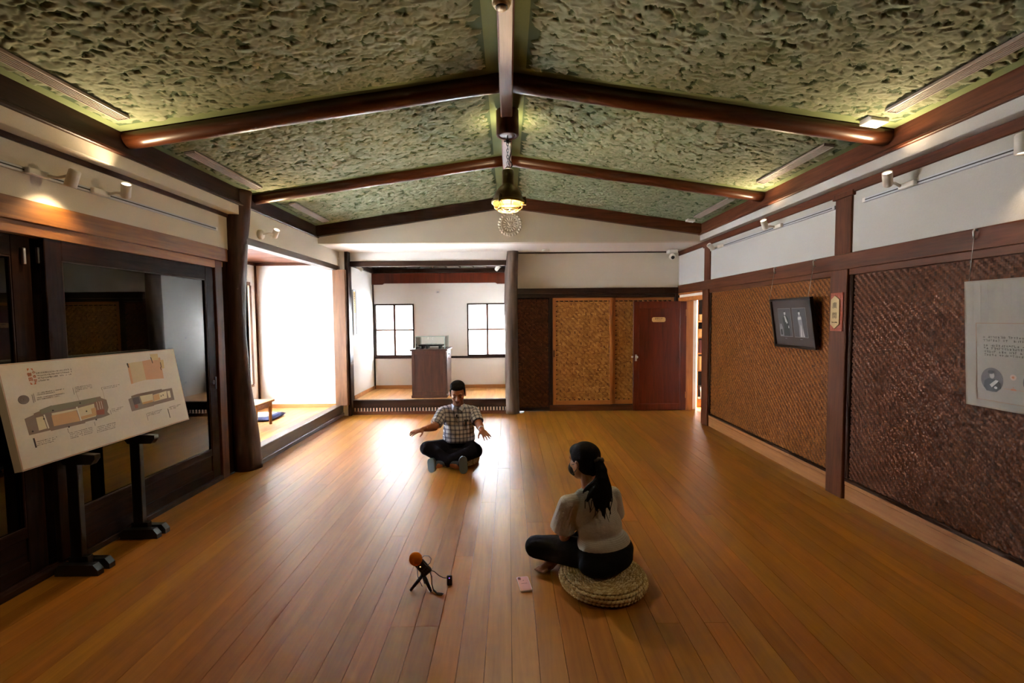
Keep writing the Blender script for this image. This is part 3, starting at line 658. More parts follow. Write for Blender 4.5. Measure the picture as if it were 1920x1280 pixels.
# ---- right wall
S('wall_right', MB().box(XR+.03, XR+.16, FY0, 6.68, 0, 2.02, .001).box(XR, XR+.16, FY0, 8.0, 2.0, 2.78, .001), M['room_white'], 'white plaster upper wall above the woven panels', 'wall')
S('trim_10', MB().box(XR-.02, XR+.02, FY0, 7.80, 2.64, 2.715, .004), M['red_y'], 'red-brown moulding under the plaster band, woven-panel side', 'moulding')
S('lintel_beam', MB().box(XR-.025, XR+.1, FY0, 7.80, 2.0, 2.134, .004), M['red_y'], 'brown lintel beam running above the woven panels', 'beam')
for yy, lab, nm in ((3.975, 'short upper wall post directly over the brown sign post', 0), (6.68, 'short upper wall post over the doorway corner', 1)):
    S('upper_post', MB().box(XR-.018, XR+.02, yy-.095, yy+.095, 2.134, 2.64, .004).box(XR-.03, XR+.02, yy-.12, yy+.12, 2.615, 2.66, .004), M['red_z'], lab, 'post')
S('wall_post', B(XR-.035, XR+.1, 3.885, 4.085, 0, 2.0, .005), M['red_z'], 'brown wall post carrying the small red sign', 'post')
S('wall_post', B(XR-.035, XR+.1, 6.59, 6.79, 0, 2.0, .005), M['red_z'], 'brown wall post beside the open doorway', 'post')
S('wall_post', B(XR-.035, XR+.1, .95, 1.15, 0, 2.0, .005), M['red_z'], 'brown wall post out of view near the viewer', 'post')
def right_panel(y0, y1, mat, lab):
    p = S('woven_panel', B(XR+.012, XR+.03, y0, y1, .16, 2.0, 0), M['weave_back'], lab, 'woven panel')
    weave('woven_bamboo', p, (XR+.006, y1-.035, .185), (0, -1, 0), (0, 0, 1), y1-y0-.07, 1.775, .0145, mat, .0034)
    f = MB(); xa, xb = XR-.014, XR+.02
    obj('frame_top', B(xa-.006, xb, y0, y1, 1.945, 2.0, .004), M['red_y'], p); obj('frame_bottom', B(xa, xb, y0, y1, .16, .19, .006), M['dark_y'], p)
    obj('frame_side', B(xa, xb, y0, y0+.035, .19, 1.945, .006), M['dark_z'], p); obj('frame_side', B(xa, xb, y1-.035, y1, .19, 1.945, .006), M['dark_z'], p)
    return p
right_panel(4.085, 6.59, M['weave_mid'], 'brown woven wall panel behind the framed double portrait')
right_panel(1.15, 3.885, M['weave_dark'], 'dark woven wall panel behind the hanging paper poster')
S('baseboard_right', MB().box(XR-.006, XR+.03, 4.085, 6.59, 0, .125, .003).box(XR-.010, XR+.03, 4.085, 6.59, .127, .162, .004), M['base_y'], 'pale wooden skirting below the brown woven panel', 'baseboard')
S('baseboard_right', MB().box(XR-.006, XR+.03, FY0, 3.885, 0, .125, .003).box(XR-.010, XR+.03, FY0, 3.885, .127, .162, .004), M['base_y'], 'pale wooden skirting below the dark woven panel', 'baseboard')
S('wall_right', MB().box(XR+.005, XR+.05, FY0, .95, .16, 2.0, .001), M['weave_back'], 'dark boarded wall out of view near the viewer', 'wall')
S('wall_front', B(XL-.1, XR+.1, FY0-.1, FY0, 0, 3.5, 0), M['red_z'], 'brown boarded wall behind the viewer', 'wall')
# doorway in the right wall
S('door_head', MB().box(XR-.02, XR+.1, 6.79, 7.80, 1.865, 1.93, .003).box(XR-.02, XR+.1, 6.79, 7.80, 1.972, 2.0, .002), M['orange_x'], 'brown door head over the narrow doorway', 'door frame')
S('transom_light_strip', B(XR+.0, XR+.03, 6.79, 7.80, 1.93, 1.972, .0), M['white'], 'white strip painted as light through the slit above the doorway head', 'painted light')  # solid strip whose white stands in for a lit gap over the door head
S('door_jamb', B(XR+.02, XR+.21, 7.70, 7.80, 0, 1.93, .004), M['orange_z'], 'orange-brown jamb where the hinged door hangs', 'door frame')
S('wall_store', MB().box(XR+.16, 3.235, 7.80, 7.86, 0, 2.2, .002).box(3.36, 4.4, 8.42, 8.5, 0, 2.3, 0).box(4.3, 4.4, 5.6, 8.5, 0, 2.3, 0).box(XR+.16, 4.4, 5.6, 5.68, 0, 2.3, 0).box(XR+.1, 4.4, 5.6, 8.5, 2.2, 2.3, 0), M['white'], 'white walls of the book store beyond the doorway', 'wall')
S('floor', B(3.7, 4.4, 5.6, 8.5, -.1, 0, 0), M['floor2'], 'boarded floor of the book store beyond the doorway', 'floor')
bc = empty('bookcase', (3.62, 8.15, 0)); tag(bc, 'tall narrow bookcase with books seen through the doorway', 'bookcase')
bx0, bx1, by0, by1 = 3.325, 3.95, 7.98, 8.30
obj('side_panel', B(bx0, bx0+.02, by0, by1, 0, 1.95, .002), M['orange_z'], bc); obj('side_panel', B(bx1-.02, bx1, by0, by1, 0, 1.95, .002), M['orange_z'], bc)
obj('back_panel', B(bx0+.02, bx1-.02, by1-.01, by1, .02, 1.93, 0), M['dark_z'], bc); obj('top_panel', B(bx0+.02, bx1-.02, by0, by1, 1.91, 1.95, .002), M['orange_x'], bc); obj('plinth', B(bx0+.02, bx1-.02, by0+.01, by1-.01, 0, .14, .002), M['orange_x'], bc)
SHZ = (.14, .66, .965, 1.245, 1.525)
for zz in SHZ[1:]: obj('shelf', B(bx0+.02, bx1-.02, by0+.005, by1-.012, zz-.022, zz, .002), M['orange_x'], bc)
bk = (('dark red', C('501810')), ('maroon', C('3c120e')), ('crimson', C('6a2014')), ('buff', C('b08048')), ('tan', C('a0703c')), ('pale brown', C('b89058')))
book_m = [plain('book_cloth_'+str(i), c, .7) for i, (_, c) in enumerate(bk)]
def book(k, x, w, z, h, lab, grp):
    b = empty('book', (x, by0+.05, z)); tag(b, lab, 'book', grp)
    obj('cover', MB().box(x, x+.003, by0+.03, by0+.17, z, z+h, .001).box(x+w-.003, x+w, by0+.03, by0+.17, z, z+h, .001).box(x, x+w, by0+.028, by0+.033, z, z+h, .001), book_m[k], b)
    obj('pages', B(x+.003, x+w-.003, by0+.033, by0+.165, z+.003, z+h-.003, 0), M['paper'], b)
x = bx0+.024
for j, (k, w, lab) in enumerate(((1, .030, 'maroon book at the left end of the dark red row in the bookcase'), (0, .034, 'dark red book second in its bookcase row'), (2, .028, 'crimson thinner book third in the dark red bookcase row'))):
    book(k, x, w, SHZ[2], .235-.01*j, lab, 'dark red books in the bookcase'); x += w+.001
x = bx0+.024
for j, (k, w, lab) in enumerate(((4, .034, 'tan book at the left end of the buff row in the bookcase'), (3, .036, 'buff book second in the pale bookcase row'), (5, .03, 'pale brown book third in the pale bookcase row'))):
    book(k, x, w, SHZ[1], .24, lab, 'pale books in the bookcase'); x += w+.001
def carton(x, z, w, h, mat, lab):
    o = empty('storage_box', (x+w/2, by0+.1, z)); tag(o, lab, 'box')
    obj('body', B(x, x+w, by0+.03, by0+.22, z, z+h*.8, .004), mat, o); obj('lid', B(x-.003, x+w+.003, by0+.027, by0+.223, z+h*.8, z+h, .004), mat, o)
cartm = plain('buff_card', C('b88a50'), .8)
carton(bx0+.03, SHZ[3], .30, .14, cartm, 'buff card box on the second shelf from the bookcase top'); carton(bx0+.045, SHZ[4], .25, .12, cartm, 'small buff card box on the top bookcase shelf')
carton(bx0+.085, SHZ[0], .16, .22, plain('grey_card', C('b8aca0'), .8), 'pale grey box at the bottom of the bookcase')
tag(obj('paper_roll', MB().tube([(bx0+.022, by0+.04, SHZ[0]+.022), (bx0+.075, by0+.02, SHZ[0]+.022)], .021, 12), M['paper']), 'white paper roll lying at the bottom of the bookcase', 'paper roll')
dl = bpy.data.lights.new('store_lamp', 'POINT'); dl.energy = 1.2*K; dl.color = (1, .78, .5); dl.shadow_soft_size = .12
lo = empty('ceiling_light', (3.7, 7.2, 2.2)); tag(lo, 'round ceiling light of the book store beyond the doorway', 'ceiling light')
obj('base', MB().lathe([(.14, 0), (.14, -.02), (.001, -.021)], (3.7, 7.2, 2.2), 20), M['white_metal'], lo); obj('diffuser', MB().lathe([(.13, -.02), (.11, -.05), (.001, -.06)], (3.7, 7.2, 2.2), 20), emit('store_diffuser', (1, .8, .55), 3), lo)
q = bpy.data.objects.new('store_lamp', dl); COL.objects.link(q); q.location = (0, 0, -.15); q.parent = lo
# outdoors
S('ground', B(-30, 30, -30, 45, -.62, -.5, 0), M['concrete'], 'pale ground outside the windows', 'ground')

# ------------------------------------------------------------------ CEILING FITTINGS
def vent(sgn, xc, y0, y1, lab, wd=.085):
    n_ = np.array([sgn*-SL, 0, -1.0]); n_ /= np.linalg.norm(n_); ux = np.array([1., 0, -SL*sgn]); ux /= np.linalg.norm(ux)
    zc = cz(xc)-.026; R = np.stack([ux, [0, 1., 0], -n_], 1); o = (xc, (y0+y1)/2, zc); hl = (y1-y0)/2
    v = empty('air_vent', o); tag(v, lab, 'air vent')
    mb = MB().box(-wd/2, -wd/2+.007, -hl, hl, -.010, .008, .001, 0, R, o).box(wd/2-.007, wd/2, -hl, hl, -.010, .008, .001, 0, R, o)
    mb.box(-wd/2, wd/2, -hl, -hl+.006, -.010, .008, .001, 0, R, o).box(-wd/2, wd/2, hl-.006, hl, -.010, .008, .001, 0, R, o)
    obj('frame', mb, M['vent'], v); obj('duct', MB().box(-wd/2, wd/2, -hl, hl, .008, .012, 0, 0, R, o), M['black'], v)
    for k in range(5):
        a = -wd/2+.007+(wd-.014)*(k+.5)/5; obj('slat', MB().box(a-.0035, a+.0035, -hl+.004, hl-.004, -.006, .005, .001, 0, R, o), M['vent'], v)
vent(-1, -2.575, 1.5, 3.155, 'long slatted air vent nearest the viewer above the glass doors')
vent(-1, -2.57, 3.78, 4.80, 'slatted air vent in the middle bay above the bowed log post')
vent(-1, -2.53, 5.45, 6.44, 'slatted air vent in the far bay, side alcove side')
vent(1, 2.58, 1.5, 3.106, 'long slatted air vent nearest the viewer above the woven panels')
vent(1, 2.585, 3.70, 4.70, 'slatted air vent in the middle bay above the woven panels')
vent(1, 2.595, 5.32, 6.29, 'slatted air vent in the far bay, above the doorway side')
def sensor(xc, yc, wx, wy, h, lab):
    z = cz(xc)-.012; sgn = 1 if xc > 0 else -1; ux = np.array([1., 0, -SL*sgn]); ux /= np.linalg.norm(ux); R = np.stack([ux, [0, 1., 0], np.cross(ux, [0, 1., 0])], 1)
    s_ = empty('sensor_box', (xc, yc, z)); tag(s_, lab, 'sensor')
    obj('housing', MB().box(-wx/2, wx/2, -wy/2, wy/2, -h, .012, .004, 0, R, (xc, yc, z)), M['white_metal'], s_)
    obj('indicator', MB().lathe([(.001, -.003), (.008, -.002), (.008, 0)], np.array((xc, yc, z))+R@np.array((wx*.2, wy*.2, -h)), 10, R=R), M['vent'], s_)
sensor(2.60, 3.27, .13, .11, .028, 'white sensor box on the ceiling by the near right rafter end')
sensor(2.60, 6.52, .11, .09, .025, 'small white sensor box on the ceiling by the far gable corner')
sm = empty('smoke_detector', (-.02, 2.43, 3.245)); tag(sm, 'cream round smoke detector under the ridge beam', 'smoke detector')
obj('base', MB().lathe([(.050, 0), (.050, -.022), (.049, -.026), (.001, -.026)], (-.02, 2.43, 3.245), 28), plain('cream_plastic', C('cfc49e'), .4), sm)
obj('chamber', MB().lathe([(.047, -.026), (.040, -.040), (.030, -.044), (.001, -.044)], (-.02, 2.43, 3.245), 28), plain('cream_plastic_2', C('cdbf96'), .4), sm)
obj('slot', MB().lathe([(.032, -.0435), (.031, -.047), (.023, -.047), (.023, -.044)], (-.02, 2.43, 3.245), 24), M['black'], sm)
obj('button', MB().lathe([(.024, -.044), (.023, -.054), (.001, -.055)], (-.02, 2.43, 3.245), 20), plain('cream_plastic_3', C('d0bfa2'), .4), sm)

# pendant lamp on its chain
PX, PY = .008, 3.90
pd = empty('pendant_lamp', (PX, PY, 3.245)); tag(pd, 'industrial bell-shaped pendant lamp hanging from a chain at the ridge', 'pendant lamp')
o = obj('ceiling_block', MB().lathe([(.094, .085), (.094, -.112), (.088, -.118), (.070, -.118), (.068, -.108), (.001, -.108)], (PX, PY, 3.245), 32), M['red_z'], pd)
obj('mount_plate', MB().lathe([(.068, -.104), (.066, -.112), (.001, -.112)], (PX, PY, 3.245), 28), M['silver'], pd)
for a in range(4): obj('screw', MB().lathe([(.001, -.117), (.004, -.116), (.004, -.111)], (PX+.05*math.cos(a*PI/2+.5), PY+.05*math.sin(a*PI/2+.5), 3.245), 8), M['steel'], pd)
obj('swivel', MB().ell((PX, PY, 3.085), (.019, .019, .016), 12, 8).tube([(PX-.03, PY, 3.085), (PX+.03, PY, 3.085)], .007, 8).tube([(PX, PY, 3.135), (PX, PY, 3.085)], .005, 8), M['black'], pd)
zc = 3.062; k = 0
while zc > 2.885:
    a = np.arange(12)*2*PI/12; ca = np.array([math.cos(k*PI/2), math.sin(k*PI/2)])
    pts = [(PX+.009*math.cos(t)*ca[0], PY+.009*math.cos(t)*ca[1], zc+.017*math.sin(t)) for t in a]
    obj('chain_link', MB().tube(pts, .0026, 6, closed=True), M['black'], pd); zc -= .0265; k += 1
obj('hook', MB().tube([(PX, PY, 2.905), (PX+.012, PY, 2.895), (PX+.012, PY, 2.88), (PX, PY, 2.872), (PX-.010, PY, 2.88)], .004, 8), M['black'], pd)
obj('cable', MB().tube([(PX+.02, PY, 3.08), (PX+.03, PY-.01, 3.0), (PX+.012, PY-.012, 2.93), (PX+.032, PY-.01, 2.90), (PX+.038, PY, 2.885), (PX+.022, PY, 2.868)], .0042, 8), M['black'], pd)
brz = plain('aged_bronze', C('6a5a3a'), .42, .55)
obj('neck_loop', MB().tube([(PX-.02, PY, 2.845), (PX-.016, PY, 2.866), (PX, PY, 2.876), (PX+.016, PY, 2.866), (PX+.02, PY, 2.845)], .006, 8), brz, pd)
obj('housing', MB().lathe([(.001, 2.853), (.040, 2.85), (.049, 2.842), (.05, 2.74), (.056, 2.72), (.085, 2.69), (.110, 2.655), (.124, 2.62), (.128, 2.585), (.122, 2.583), (.118, 2.62), (.10, 2.66), (.07, 2.70), (.001, 2.715)], (PX, PY, 0), 36), brz, pd)
obj('rim_ring', MB().lathe([(.128, 2.592), (.140, 2.590), (.141, 2.572), (.132, 2.566), (.120, 2.570), (.122, 2.585)], (PX, PY, 0), 36), plain('brass_rim', C('8a7430'), .4, .6), pd)
for a in (2.3, 4.2, -.05): obj('clamp', MB().box(-.009, .009, .118, .150, 2.556, 2.625, .003, 0, rotz(a-PI/2), (PX, PY, 0)).tube([(PX+.148*math.cos(a), PY+.148*math.sin(a), 2.605), (PX+.148*math.cos(a), PY+.148*math.sin(a), 2.553)], .006, 8), brz, pd)
obj('reflector', MB().lathe([(.118, 2.59), (.105, 2.64), (.06, 2.69), (.001, 2.70)], (PX, PY, 0), 28), plain('white_reflector', C('e8e2d0'), .35), pd)
gm = plain('guard_wire', C('b09058'), .4, .5)
for k in range(8):
    a = k*PI/4+.2; pts = [(PX+r*math.cos(a), PY+r*math.sin(a), z) for r, z in ((.128, 2.567), (.122, 2.545), (.10, 2.520), (.07, 2.507), (.034, 2.502))]
    obj('guard_wire', MB().tube(pts, .0028, 6), gm, pd)
for r, z in ((.034, 2.502), (.085, 2.512), (.118, 2.537)):
    obj('guard_ring', MB().tube([(PX+r*math.cos(t), PY+r*math.sin(t), z) for t in np.arange(28)*2*PI/28], .0026, 6, closed=True), gm, pd)
obj('bulb', MB().lathe([(.001, 2.68), (.02, 2.675), (.022, 2.64), (.045, 2.605), (.048, 2.585), (.035, 2.562), (.001, 2.552)], (PX, PY, 0), 20), M['bulb'], pd)
pl0 = bpy.data.lights.new('pendant_glow', 'POINT'); pl0.energy = 62*K; pl0.color = (1, .72, .42); pl0.shadow_soft_size = .03
q = bpy.data.objects.new('pendant_glow', pl0); COL.objects.link(q); q.location = (0, 0, 2.44-3.245); q.parent = pd

# medallion on the gable wall
md = empty('wall_medallion', (.04, YG+.0, 2.975)); tag(md, 'round white carved chrysanthemum-edged medallion below the pendant lamp', 'medallion')
cx, czz, yb = .04, 2.975, YG+.02
o = obj('disc', MB().lathe([(.150, 0), (.150, .016), (.140, .022), (.112, .022), (.108, .014), (.001, .014)], (cx, yb, czz), 40, R=frame_to((0, -1, 0))), M['carved'], md)
m = MB()
for k in range(24):
    a = k*2*PI/24; m.ell((cx+.158*math.cos(a), yb-.014, czz+.158*math.sin(a)), (.022, .016, .0195), 10, 6, np.stack([[math.cos(a), 0, math.sin(a)], [0, 1, 0], [-math.sin(a), 0, math.cos(a)]], 1))
obj('petal_rim', m, M['carved'], md)
m = MB()
for k in range(16):
    a = k*2*PI/16; Rm = np.stack([[math.cos(a), 0, math.sin(a)], [0, 1, 0], [-math.sin(a), 0, math.cos(a)]], 1)
    m.ell((cx+.082*math.cos(a), yb-.015, czz+.082*math.sin(a)), (.026, .009, .011), 10, 6, Rm)
for t in (-.5, 0, .5):
    Rm = np.stack([[math.cos(t), 0, -math.sin(t)], [0, 1, 0], [math.sin(t), 0, math.cos(t)]], 1)
    m.ell((cx+.024*math.sin(t)*1.4, yb-.018, czz+.006), (.014, .010, .036), 10, 6, Rm)
m.tube([(cx-.04, yb-.02, czz-.03), (cx-.015, yb-.022, czz-.042), (cx+.015, yb-.022, czz-.042), (cx+.04, yb-.02, czz-.03)], .006, 8)
obj('flower_relief', m, M['carved'], md)

# cctv, soffit lamp, sensor in the alcove
cc = empty('security_camera', (2.745, 7.64, 2.718)); tag(cc, 'white security camera in the corner above the hinged door', 'security camera')
obj('mount', B(2.675, 2.815, 7.56, 7.72, 2.66, 2.718, .006), M['white_metal'], cc); obj('stem', MB().tube([(2.745, 7.64, 2.66), (2.74, 7.62, 2.62)], .022, 12), M['white_metal'], cc)
obj('camera_head', MB().ell((2.735, 7.60, 2.60), (.052, .06, .05), 18, 12), M['white_metal'], cc); obj('lens', MB().lathe([(.001, .018), (.026, .012), (.03, 0)], (2.725, 7.548, 2.583), 16, R=frame_to((-.2, -.9, -.35))), M['black'], cc)
tag(obj('downlight', MB().lathe([(.06, 0), (.06, -.012), (.045, -.018), (.001, -.014)], (.62, 7.5, 2.718), 24), M['white_metal']), 'flush white downlight in the lowered ceiling strip', 'downlight')
sn = empty('motion_sensor', (-1.36, TB, 2.15)); tag(sn, 'tiny white motion sensor high on the alcove end wall', 'sensor')
obj('housing', B(-1.40, -1.32, TB-.045, TB, 2.105, 2.19, .008), M['white_metal'], sn); obj('dome', MB().ell((-1.36, TB-.04, 2.125), (.024, .02, .018), 12, 8), M['silver'], sn)
def outlet(name, at, nrm, lab):
    u = np.cross([0, 0, 1.], nrm); R = np.stack([u, [0, 0, 1.], nrm], 1); o = empty(name, at); tag(o, lab, 'outlet')
    obj('cover_plate', MB().box(-.058, .058, -.036, .036, 0, .008, .003, 0, R, at), M['white_metal'], o)
    obj('socket', MB().box(-.022, .022, -.017, .017, .008, .011, .002, 0, R, at), M['silver'], o)
    for s_ in (-.007, .007): obj('slot', MB().box(s_-.0015, s_+.0015, -.008, .006, .0108, .0116, 0, 0, R, at), M['black'], o)
outlet('wall_outlet', (-3.035, AYB, 1.30), (0, -1., 0), 'white wall outlet on the side alcove end wall by the post')
outlet('wall_outlet', (TXR, 8.25, 1.30), (-1., 0, 0), 'white outlet at mid height on the wall behind the log, mirrored in glass')
outlet('wall_outlet', (TXR, 8.2, .50), (-1., 0, 0), 'white outlet near the floor behind the log, mirrored in glass')

# ------------------------------------------------------------------ TRACK LIGHTS
def track(x, y0, y1, z, s_, lab):
    t = empty('light_track', (x, (y0+y1)/2, z)); tag(t, lab, 'light track')
    obj('rail', B(x, x+s_*.020, y0, y1, z-.017, z+.017, .002), M['silver'], t); obj('groove', B(x+s_*.019, x+s_*.0215, y0+.03, y1-.03, z-.004, z+.004, 0), M['black'], t)
    obj('end_cap', B(x, x+s_*.022, y1-.03, y1, z-.018, z+.018, .002), M['white_metal'], t)
track(XL, FY0+.5, 4.60, 2.512, 1, 'long grey light track above the glass doors')
track(XR, FY0+.5, 3.76, 2.54, -1, 'grey light track above the hanging poster')
track(XR, 4.08, 6.57, 2.56, -1, 'grey light track above the framed portrait')
def spot(p, d, lab, energy, ang=50, adapter=None, size=.032, lit=True, col=(1, .74, .44), wall=1, blend=.5):
    p = np.array(p, float); d = np.array(d, float); d /= np.linalg.norm(d); R = frame_to(d)
    s_ = empty('spotlight', tuple(p)); tag(s_, lab, 'spotlight', 'white track spotlights')
    obj('lamp_head', MB().lathe([(.001, -.062), (size*.75, -.060), (size*.95, -.05), (size, .05), (size*.93, .052), (size*.90, .040), (.001, .036)], p, 22, R=R), M['white_metal'], s_)
    obj('lens', MB().lathe([(size*.88, .0405), (.001, .0415)], p, 20, R=R), M['lens'] if lit else M['silver'], s_)
    if adapter is not None:
        a = np.array(adapter, float)
        obj('adapter', B(a[0]-.016, a[0]+.016, a[1]-.085, a[1]+.045, a[2]-.019, a[2]+.019, .004), M['white_metal'], s_)
        obj('arm', MB().tube([a+np.array([0, .03, 0]), (a+p)/2+np.array([0, .01, -.005]), p-d*.03], [.011, .009, .010], 10), M['white_metal'], s_)
    if energy:
        l = bpy.data.lights.new('spot_beam', 'SPOT'); l.energy = energy*K; l.color = col; l.spot_size = math.radians(ang); l.spot_blend = blend; l.shadow_soft_size = .022
        q = bpy.data.objects.new('spot_beam', l); COL.objects.link(q); q.parent = s_
        q.matrix_local = Matrix.Translation(Vector(d*.055)) @ Vector(-d).to_track_quat('Z', 'Y').to_matrix().to_4x4()
    return s_
E_UP, E_DN = 56, 20
UP = dict(ang=130, blend=1.0)
spot((-2.73, 2.93, 2.50), (-.36, -.02, -1), 'white spotlight pointing down onto the pine lintel above the glass doors', E_DN, 110, (XL+.035, 2.87, 2.512), blend=.9)
spot((-2.735, 3.34, 2.545), (.50, -.50, .8), 'white spotlight tilted up, second on the track above the glass doors', E_UP, adapter=(XL+.035, 3.30, 2.512), **UP)
spot((-2.74, 1.70, 2.50), (.55, .25, -1), 'white spotlight pointing down, out of view on the near track', 34, adapter=(XL+.035, 1.6, 2.512), ang=105, blend=.9)
spot((2.765, 3.34, 2.59), (-.50, -.50, .8), 'white spotlight tilted up beside the upper wall post', E_UP, adapter=(XR-.035, 3.34, 2.54), **UP)
spot((2.77, 4.94, 2.59), (-.50, -.40, .8), 'white spotlight tilted up above the framed portrait', E_UP*.8, adapter=(XR-.035, 4.92, 2.56), **UP)
spot((2.81, 6.33, 2.565), (-.5, -.3, .3), 'unlit white spotlight at the far end of the track by the doorway', 0, 50, (XR-.035, 6.25, 2.56), lit=False)
spot((2.80, 2.50, 2.52), (.0, -.05, -1), 'white spotlight pointing down at the picture edge above the poster', E_DN*.7, 110, (XR-.035, 2.45, 2.54), blend=.9)
spot((2.76, 1.55, 2.55), (-.55, .25, -1), 'white spotlight pointing down, out of view on the poster track', 34, adapter=(XR-.035, 1.45, 2.54), ang=105, blend=.9)
w = spot((-2.655, 5.29, 2.60), (.55, -.46, .7), 'small white wall spotlight above the side alcove opening', E_UP*.8, 130, None, .034, blend=1.0)
obj('wall_plate', MB().lathe([(.052, 0), (.052, .03), (.045, .04), (.001, .04)], (EL-.004, 5.16, 2.56), 24, R=frame_to((1, 0, 0))), M['white_metal'], w); obj('arm', MB().tube([(EL+.03, 5.17, 2.565), (-2.70, 5.23, 2.59), (-2.675, 5.28, 2.592)], .010, 10), M['white_metal'], w)
for p, d, lab in (((-2.50, 7.76, 2.47), (.6, .5, -.6), 'small grey spotlight under the alcove header, left end'), ((-.17, 7.76, 2.46), (-.6, .5, -.6), 'small pale spotlight under the alcove header beside the log')):
    q = spot(p, d, lab, 0, 50, None, .032, lit=False); obj('arm', MB().tube([(p[0], p[1], 2.49), p], .009, 8), M['white_metal'], q)
# up-light on the ridge, hidden by the pendant
rl = empty('ridge_uplight', (PX, 4.05, 3.20)); tag(rl, 'small up-light fitting hidden behind the wooden block of the pendant', 'light fitting')
obj('housing', MB().lathe([(.001, -.03), (.028, -.028), (.03, .01), (.001, .012)], (PX, 4.03, 3.20), 16), M['white_metal'], rl); obj('bracket', MB().tube([(PX, 4.03, 3.21), (PX, 4.03, 3.25)], .008, 8), M['white_metal'], rl)
for s_ in (-1, 1):
    l = bpy.data.lights.new('uplight_beam', 'POINT'); l.energy = 6*K; l.color = (1, .80, .45); l.shadow_soft_size = .02
    q = bpy.data.objects.new('uplight_beam', l); COL.objects.link(q); q.location = (s_*.075, .03, -.01); q.parent = rl

# ------------------------------------------------------------------ FURNITURE AND OBJECTS
# display cabinet with glass case
dc = empty('display_cabinet', (-1.375, 8.12, TZ)); tag(dc, 'dark brown display cabinet standing between the two alcove windows', 'cabinet')
cm = wood('cabinet_wood', C('2c150c'), C('4e2a1c'), 'z', .4); cmx = wood('cabinet_wood_top', C('2c150c'), C('4e2a1c'), 'x', .4)
x0, x1, y0, y1 = -1.665, -1.075, 7.80, 8.45
obj('body', B(x0, x1, y0, y1, TZ+.05, 1.055, .004), cm, dc)
obj('plinth', B(x0-.014, x1+.014, y0-.014, y1+.014, TZ, TZ+.05, .008), cmx, dc)
obj('top_board', B(x0-.028, x1+.028, y0-.028, y1+.028, 1.055, 1.085, .004), cmx, dc)
m = MB(); f = .05
for (a, b, c, e) in ((x0, x0+f, TZ+.05, 1.055), (x1-f, x1, TZ+.05, 1.055)): m.box(a, b, y0-.010, y0+.004, c, e, .003)
m.box(x0+f, x1-f, y0-.010, y0+.004, 1.0, 1.055, .003).box(x0+f, x1-f, y0-.010, y0+.004, TZ+.05, TZ+.11, .003)
obj('front_frame', m, cm, dc)
obj('side_door', B(x1, x1+.010, y0+.03, y1-.03, TZ+.07, 1.04, .002), cm, dc)
obj('handle', MB().tube([(x1+.012, y0+.20, .985), (x1+.03, y0+.21, .985), (x1+.03, y0+.29, .985), (x1+.012, y0+.30, .985)], .007, 8), M['black'], dc)
gc = empty('glass_case', (-1.37, 8.12, 1.085)); tag(gc, 'clear glass case on top of the dark display cabinet', 'glass case')
gx0, gx1, gy0, gy1, gz1 = -1.605, -1.105, 7.86, 8.38, 1.298
for (a, b, c, e) in ((gx0, gx1, gy0, gy0+.006), (gx0, gx1, gy1-.006, gy1), (gx0, gx0+.006, gy0+.006, gy1-.006), (gx1-.006, gx1, gy0+.006, gy1-.006)):
    obj('glass_panel', B(a, b, c, e, 1.085, gz1, 0), M['cglass'], gc)
obj('glass_top', B(gx0, gx1, gy0, gy1, gz1, gz1+.006, 0), M['cglass'], gc)
edge_m = plain('glass_edge_green', C('88a49c'), .3)
m = MB()
for xx in (gx0, gx1): m.box(xx-.003, xx+.003, gy0-.003, gy0+.003, 1.085, gz1+.006, 0).box(xx-.003, xx+.003, gy1-.003, gy1+.003, 1.085, gz1+.006, 0)
m.box(gx0, gx1, gy0-.003, gy0+.002, gz1-.002, gz1+.008, 0)
obj('edge', m, edge_m, gc)
tr = empty('lacquer_tray', (-1.355, 7.98, 1.085)); tag(tr, 'black lacquer footed tray inside the glass case', 'tray')
obj('tray_top', MB().prism([(-1.565, 1.158), (-1.145, 1.158), (-1.155, 1.128), (-1.555, 1.128)], 'y', 7.90, 8.12), M['matte_black'], tr)
for xx in (-1.50, -1.42, -1.20): obj('foot', B(xx-.02, xx+.02, 7.92, 8.10, 1.0865, 1.128, .003), M['matte_black'], tr)
ORD = ('first', 'second', 'third', 'fourth', 'fifth', 'sixth', 'seventh', 'eighth', 'ninth')
for k in range(9):
    xx = -1.445+k*.032
    tag(obj('glass_piece', MB().lathe([(.010, 0), (.012, .012), (.009, .02), (.001, .021)], (xx, 7.97+.02*(k % 2), 1.1585), 10), plain('pale_glass_bead', C('b8c4bc'), .2) if k == 0 else bpy.data.materials['pale_glass_bead']), 'tiny pale glass piece, '+ORD[k]+' from the left in the row on the black lacquer tray', 'glass piece', 'glass pieces on the lacquer tray')
# narrow hanging frame on the alcove left wall
hf = empty('hanging_scroll_frame', (TXL+.01, 7.80, 1.75)); tag(hf, 'narrow framed hanging scroll on the display alcove left wall', 'picture')
obj('frame', MB().box(TXL, TXL+.02, 7.72, 7.735, 1.35, 2.10, .004).box(TXL, TXL+.02, 7.855, 7.87, 1.35, 2.10, .004).box(TXL, TXL+.02, 7.72, 7.87, 2.09, 2.11, .004).box(TXL, TXL+.02, 7.72, 7.87, 1.34, 1.355, .004), M['silver'], hf)
obj('sheet', B(TXL, TXL+.012, 7.735, 7.855, 1.355, 2.09, 0), plain('scroll_white', C('d8d4cc'), .8), hf)
obj('gold_panel', B(TXL+.012, TXL+.014, 7.74, 7.85, 1.72, 2.08, 0), plain('scroll_gold', C('c8b070'), .7), hf)
m = MB()
for k in range(8): m.box(TXL+.014, TXL+.0148, 7.785, 7.805, 1.75+k*.04, 1.772+k*.04, 0)
obj('printed_marks', m, M['ink'], hf)
